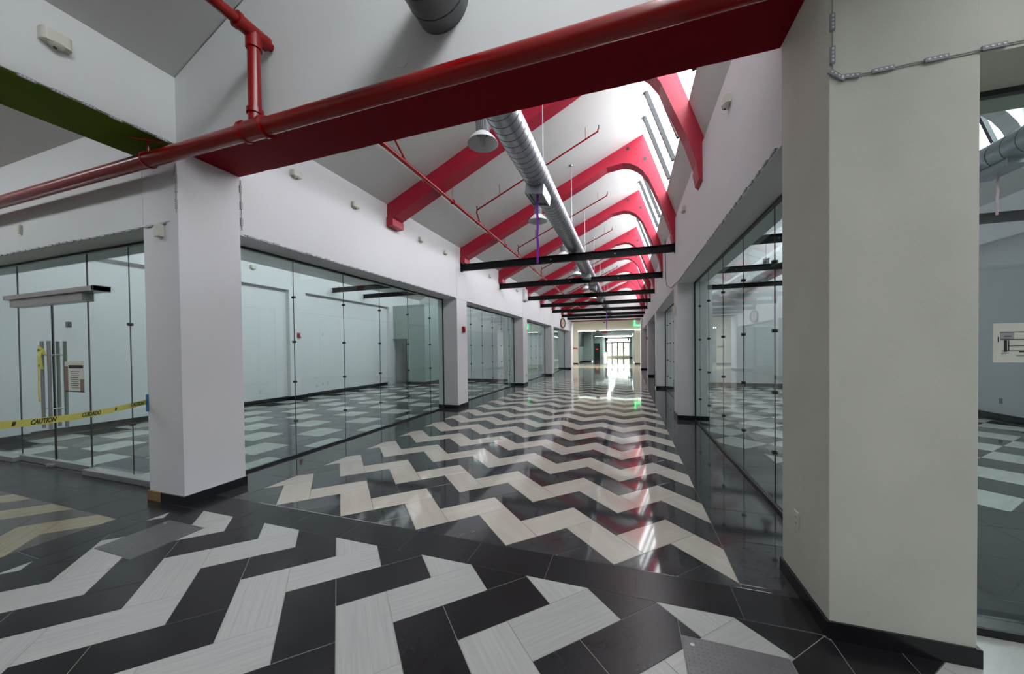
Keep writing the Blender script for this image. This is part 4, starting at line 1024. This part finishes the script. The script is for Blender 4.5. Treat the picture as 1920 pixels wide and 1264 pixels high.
e = struct(empty('door_3', (-4.76, 57.5, 0))); MB().box(-5.18, -4.35, 57.5, 57.56, .0, 2.46).build('leaf', 'dark_door', e)
MB().box(-4.95, -4.6, 57.47, 57.5, 1.45, 1.58).build('sign_plate', 'exit_red', e); m = MB(); m.box(-5.2, -5.15, 57.45, 57.6, 0, 2.5); m.box(-4.38, -4.33, 57.45, 57.6, 0, 2.5); m.box(-5.2, -4.33, 57.45, 57.6, 2.44, 2.5); m.build('jamb', 'clamp_dark', e)
m = MB()
doorx = [-3.66, -2.74, -1.79, -.80, .23]
for k in range(4):
    e = struct(empty('door_%d' % (4+k), ((doorx[k]+doorx[k+1])/2, 64.05, 0))); a, b = doorx[k]+.03, doorx[k+1]-.03
    m = MB(); m.box(a, a+.10, 64.02, 64.08, .12, 2.62); m.box(b-.10, b, 64.02, 64.08, .12, 2.62); m.box(a+.1, b-.1, 64.02, 64.08, 2.5, 2.62); m.box(a+.1, b-.1, 64.02, 64.08, .12, .34); m.build('leaf_frame', 'door_frame', e)
    MB().box(a+.1, b-.1, 64.045, 64.055, .34, 2.5).build('pane', 'door_glass', e); MB().box(a+.1, b-.1, 63.98, 64.02, 1.15, 1.19).build('push_bar', 'aluminium', e)
    MB().box(doorx[k]+.02, doorx[k+1]-.02, 64.045, 64.055, 2.74, 3.28).build('transom_pane', 'door_glass', e)
m = MB()
for x in doorx: m.box(x-.03, x+.03, 64.0, 64.1, 0, 2.66)
m.box(-3.69, .26, 64.0, 64.1, 2.62, 2.72); m.box(-3.69, .26, 64.0, 64.1, 3.28, 3.34); m.box(-3.69, .26, 64.0, 64.1, 0, .12); m.box(-1.82, -1.76, 64, 64.1, 2.7, 3.3); m.box(-3.69, -3.63, 64, 64.1, 2.7, 3.3)
struct(m.build('trim_4', 'door_frame'))
portal((-1.7, 64.2, 1.8), (0, -1, 0), (1, 0, 0), 4.0, 3.0)
# sidelight with bright outdoors between door wall and green wall
# lit LED string on the lobby header, individual lights
e = tag(empty('light_string', (-2, 36.95, 3.45)), 'lit white LED string along the lobby header at the corridor end', 'light string')
lm = MB(); lm.box(-.026, .026, -.02, .02, -.018, .018); lit_me = lm.mesh('led', 'led_on')
x = -4.95
while x < 1.1:
    if not (-3.15 < x < -2.8): link('led', lit_me, e, (x+2, 0, .012+.004*x))
    x += .155
MB().tube([(-4.95, 36.97, 3.47), (1.1, 36.97, 3.47)], .006, 5).build('wire', 'grey_plastic', e)
for lab, y, xa, xb, z in (('lit white LED strip across the lobby ceiling before the exit doors', 53.0, -4.7, .55, 3.42), ('fainter lit LED strip across the lobby ceiling beside the exit doors', 60.0, -3.85, .5, 3.50)):
    e = tag(empty('light_strip', ((xa+xb)/2, y, z)), lab, 'light string')
    MB().box(xa, xb, y-.03, y+.06, z-.01, z+.01).build('holder', 'aluminium', e)
    for k in range(26): link('led', lit_me, e, (xa+(xb-xa)*(k+.5)/26-(xa+xb)/2, -.05, 0))
for lab, x0 in (('lit LED string along the lobby wall edge by the dark door', -5.45), ('lit LED string along the lobby wall edge facing the dark door', .60)):
    e = tag(empty('light_string', (x0, 50, 3.45)), lab, 'light string')
    for k in range(12): link('led', lit_me, e, (.04 if x0 < 0 else -.04, -3+k*.75, -.0))
    MB().box(x0-.01, x0+.01, 46.8, 56, 3.46, 3.48).build('wire', 'grey_plastic', e)
# green lit sign box
e = tag(empty('lit_sign', (.85, 36.9, 4.12)), 'white sign box glowing green at its edges, high at the corridor end', 'sign')
MB().box(.66, 1.2, 36.84, 36.93, 3.99, 4.3).build('panel', 'lamp_white', e)
m = MB(); m.box(.58, .64, 36.9, 36.96, 3.88, 4.4); m.box(.58, 1.2, 36.9, 36.96, 3.86, 3.93); m.build('glow_tube', 'green_glow', e)
for y in (42.0, 50.0, 56.0):  # added fill lamps that brighten the lobby walls, no real fixtures
    e = tag(empty('fill_light', (-2.3, y, 3.74)), 'added fill lamp with flat white housing under the lobby ceiling, %s' % {42.0: 'nearest the header', 50.0: 'middle one', 56.0: 'nearest the exit doors'}[y], 'lamp', 'added lobby fill lamps')
    MB().box(-2.6, -2.0, y-.3, y+.3, 3.74, 3.78).build('housing', 'lamp_white', e)
    ld = bpy.data.lights.new('lobby_fill', 'AREA'); ld.size = .55; ld.energy = 150; ld.color = (.86, 1, .93)
    lo = bpy.data.objects.new('lobby_fill', ld); COL.objects.link(lo); lo.location = (0, 0, -.01); lo.parent = e
# exit signs
ex = text_mesh('EXIT', .14, 'exit_red')
for x, y, z, lab in ((-2.45, 40, 3.42, 'small red exit sign under the lobby header'), (-1.72, 59.6, 3.30, 'small red exit sign above the exit doors')):
    e = tag(empty('exit_sign', (x, y, z)), lab, 'sign'); MB().box(x-.22, x+.22, y-.03, y+.03, z-.11, z+.11).build('housing', 'alarm_red', e)
    MB().tube([(x, y, z+.1), (x, y, 3.78)], .01, 6).build('stem', 'grey_plastic', e)
    link('lettering', ex, e, (0, -.034, 0), (math.radians(90), 0, 0))
e = tag(empty('dome_camera', (-1.83, 29.2, 3.78)), 'white dome camera under the beam at the corridor end', 'camera')
m = MB(); m.lathe([(0, .10), (.10, .10), (.10, .03), (.08, 0)], (-1.83, 29.2, 3.76), 18); m.build('mount', 'lamp_white', e); m = MB(); m.lathe([(.08, 0), (.07, -.04), (.04, -.075), (0, -.085)], (-1.83, 29.2, 3.76), 18); m.build('dome', 'dark_plastic', e, smooth=True)
for x in (-3.55, .02):
    e = tag(empty('loudspeaker', (x, 63.8, 3.05)), 'small dark loudspeaker above the exit doors, %s' % ('dark door side' if x < -1 else 'skylight side'), 'speaker')
    MB().box(x-.13, x+.13, 63.75, 64.0, 2.93, 3.30).build('cabinet', 'dark_plastic', e, bevel=.01); MB().tube([(x, 63.74, 3.05), (x, 63.75, 3.05)], .08, 16).build('grille', 'clamp_dark', e)
e = tag(empty('red_box', (-4.55, 36.9, 1.65)), 'small red boxes on the cream wall beside the thick white pier', 'box')
MB().box(-5.12+.35, -4.97+.35-.3, 36.9, 36.97, 1.58, 1.72).build('box_front', 'alarm_red', e) if False else MB().box(-5.5, -5.3, 36.92, 37.0, 1.6, 1.74).build('box_front', 'alarm_red', e)
MB().box(-5.25, -5.08, 36.92, 37.0, 1.6, 1.74).build('box_side', 'alarm_red', e)
# plants outside the exit
for k, (x, y, r) in enumerate(((-6, 78, 2.2), (-1, 84, 2.6), (4.5, 80, 2.0))):
    e = tag(empty('bush', (x, y, 0)), 'pale green bush outside the exit doors, %s' % ['dark door side', 'straight ahead', 'far side'][k], 'bush')
    m = MB(); rnd = random.Random(k)
    for q in range(160):
        a = rnd.uniform(0, 6.28); b = rnd.uniform(0, 1.5); rr = r*rnd.uniform(.6, 1); c = Vector((x+rr*math.cos(a)*math.cos(b), y+rr*math.sin(a)*math.cos(b), .2+rr*math.sin(b)*.9)); d = Vector((rnd.uniform(-1, 1), rnd.uniform(-1, 1), rnd.uniform(-1, 1))).normalized()*.35; u = d.orthogonal()*.6
        m.add([c-d, c+u, c+d, c-u], [(0, 1, 2, 3)])
    m.build('foliage', 'leaf_green', e, fix=False)['kind'] = 'stuff'
    MB().tube([(x, y, -.02), (x, y, r*.7)], .09, 8).build('stem', 'raw_wood', e)
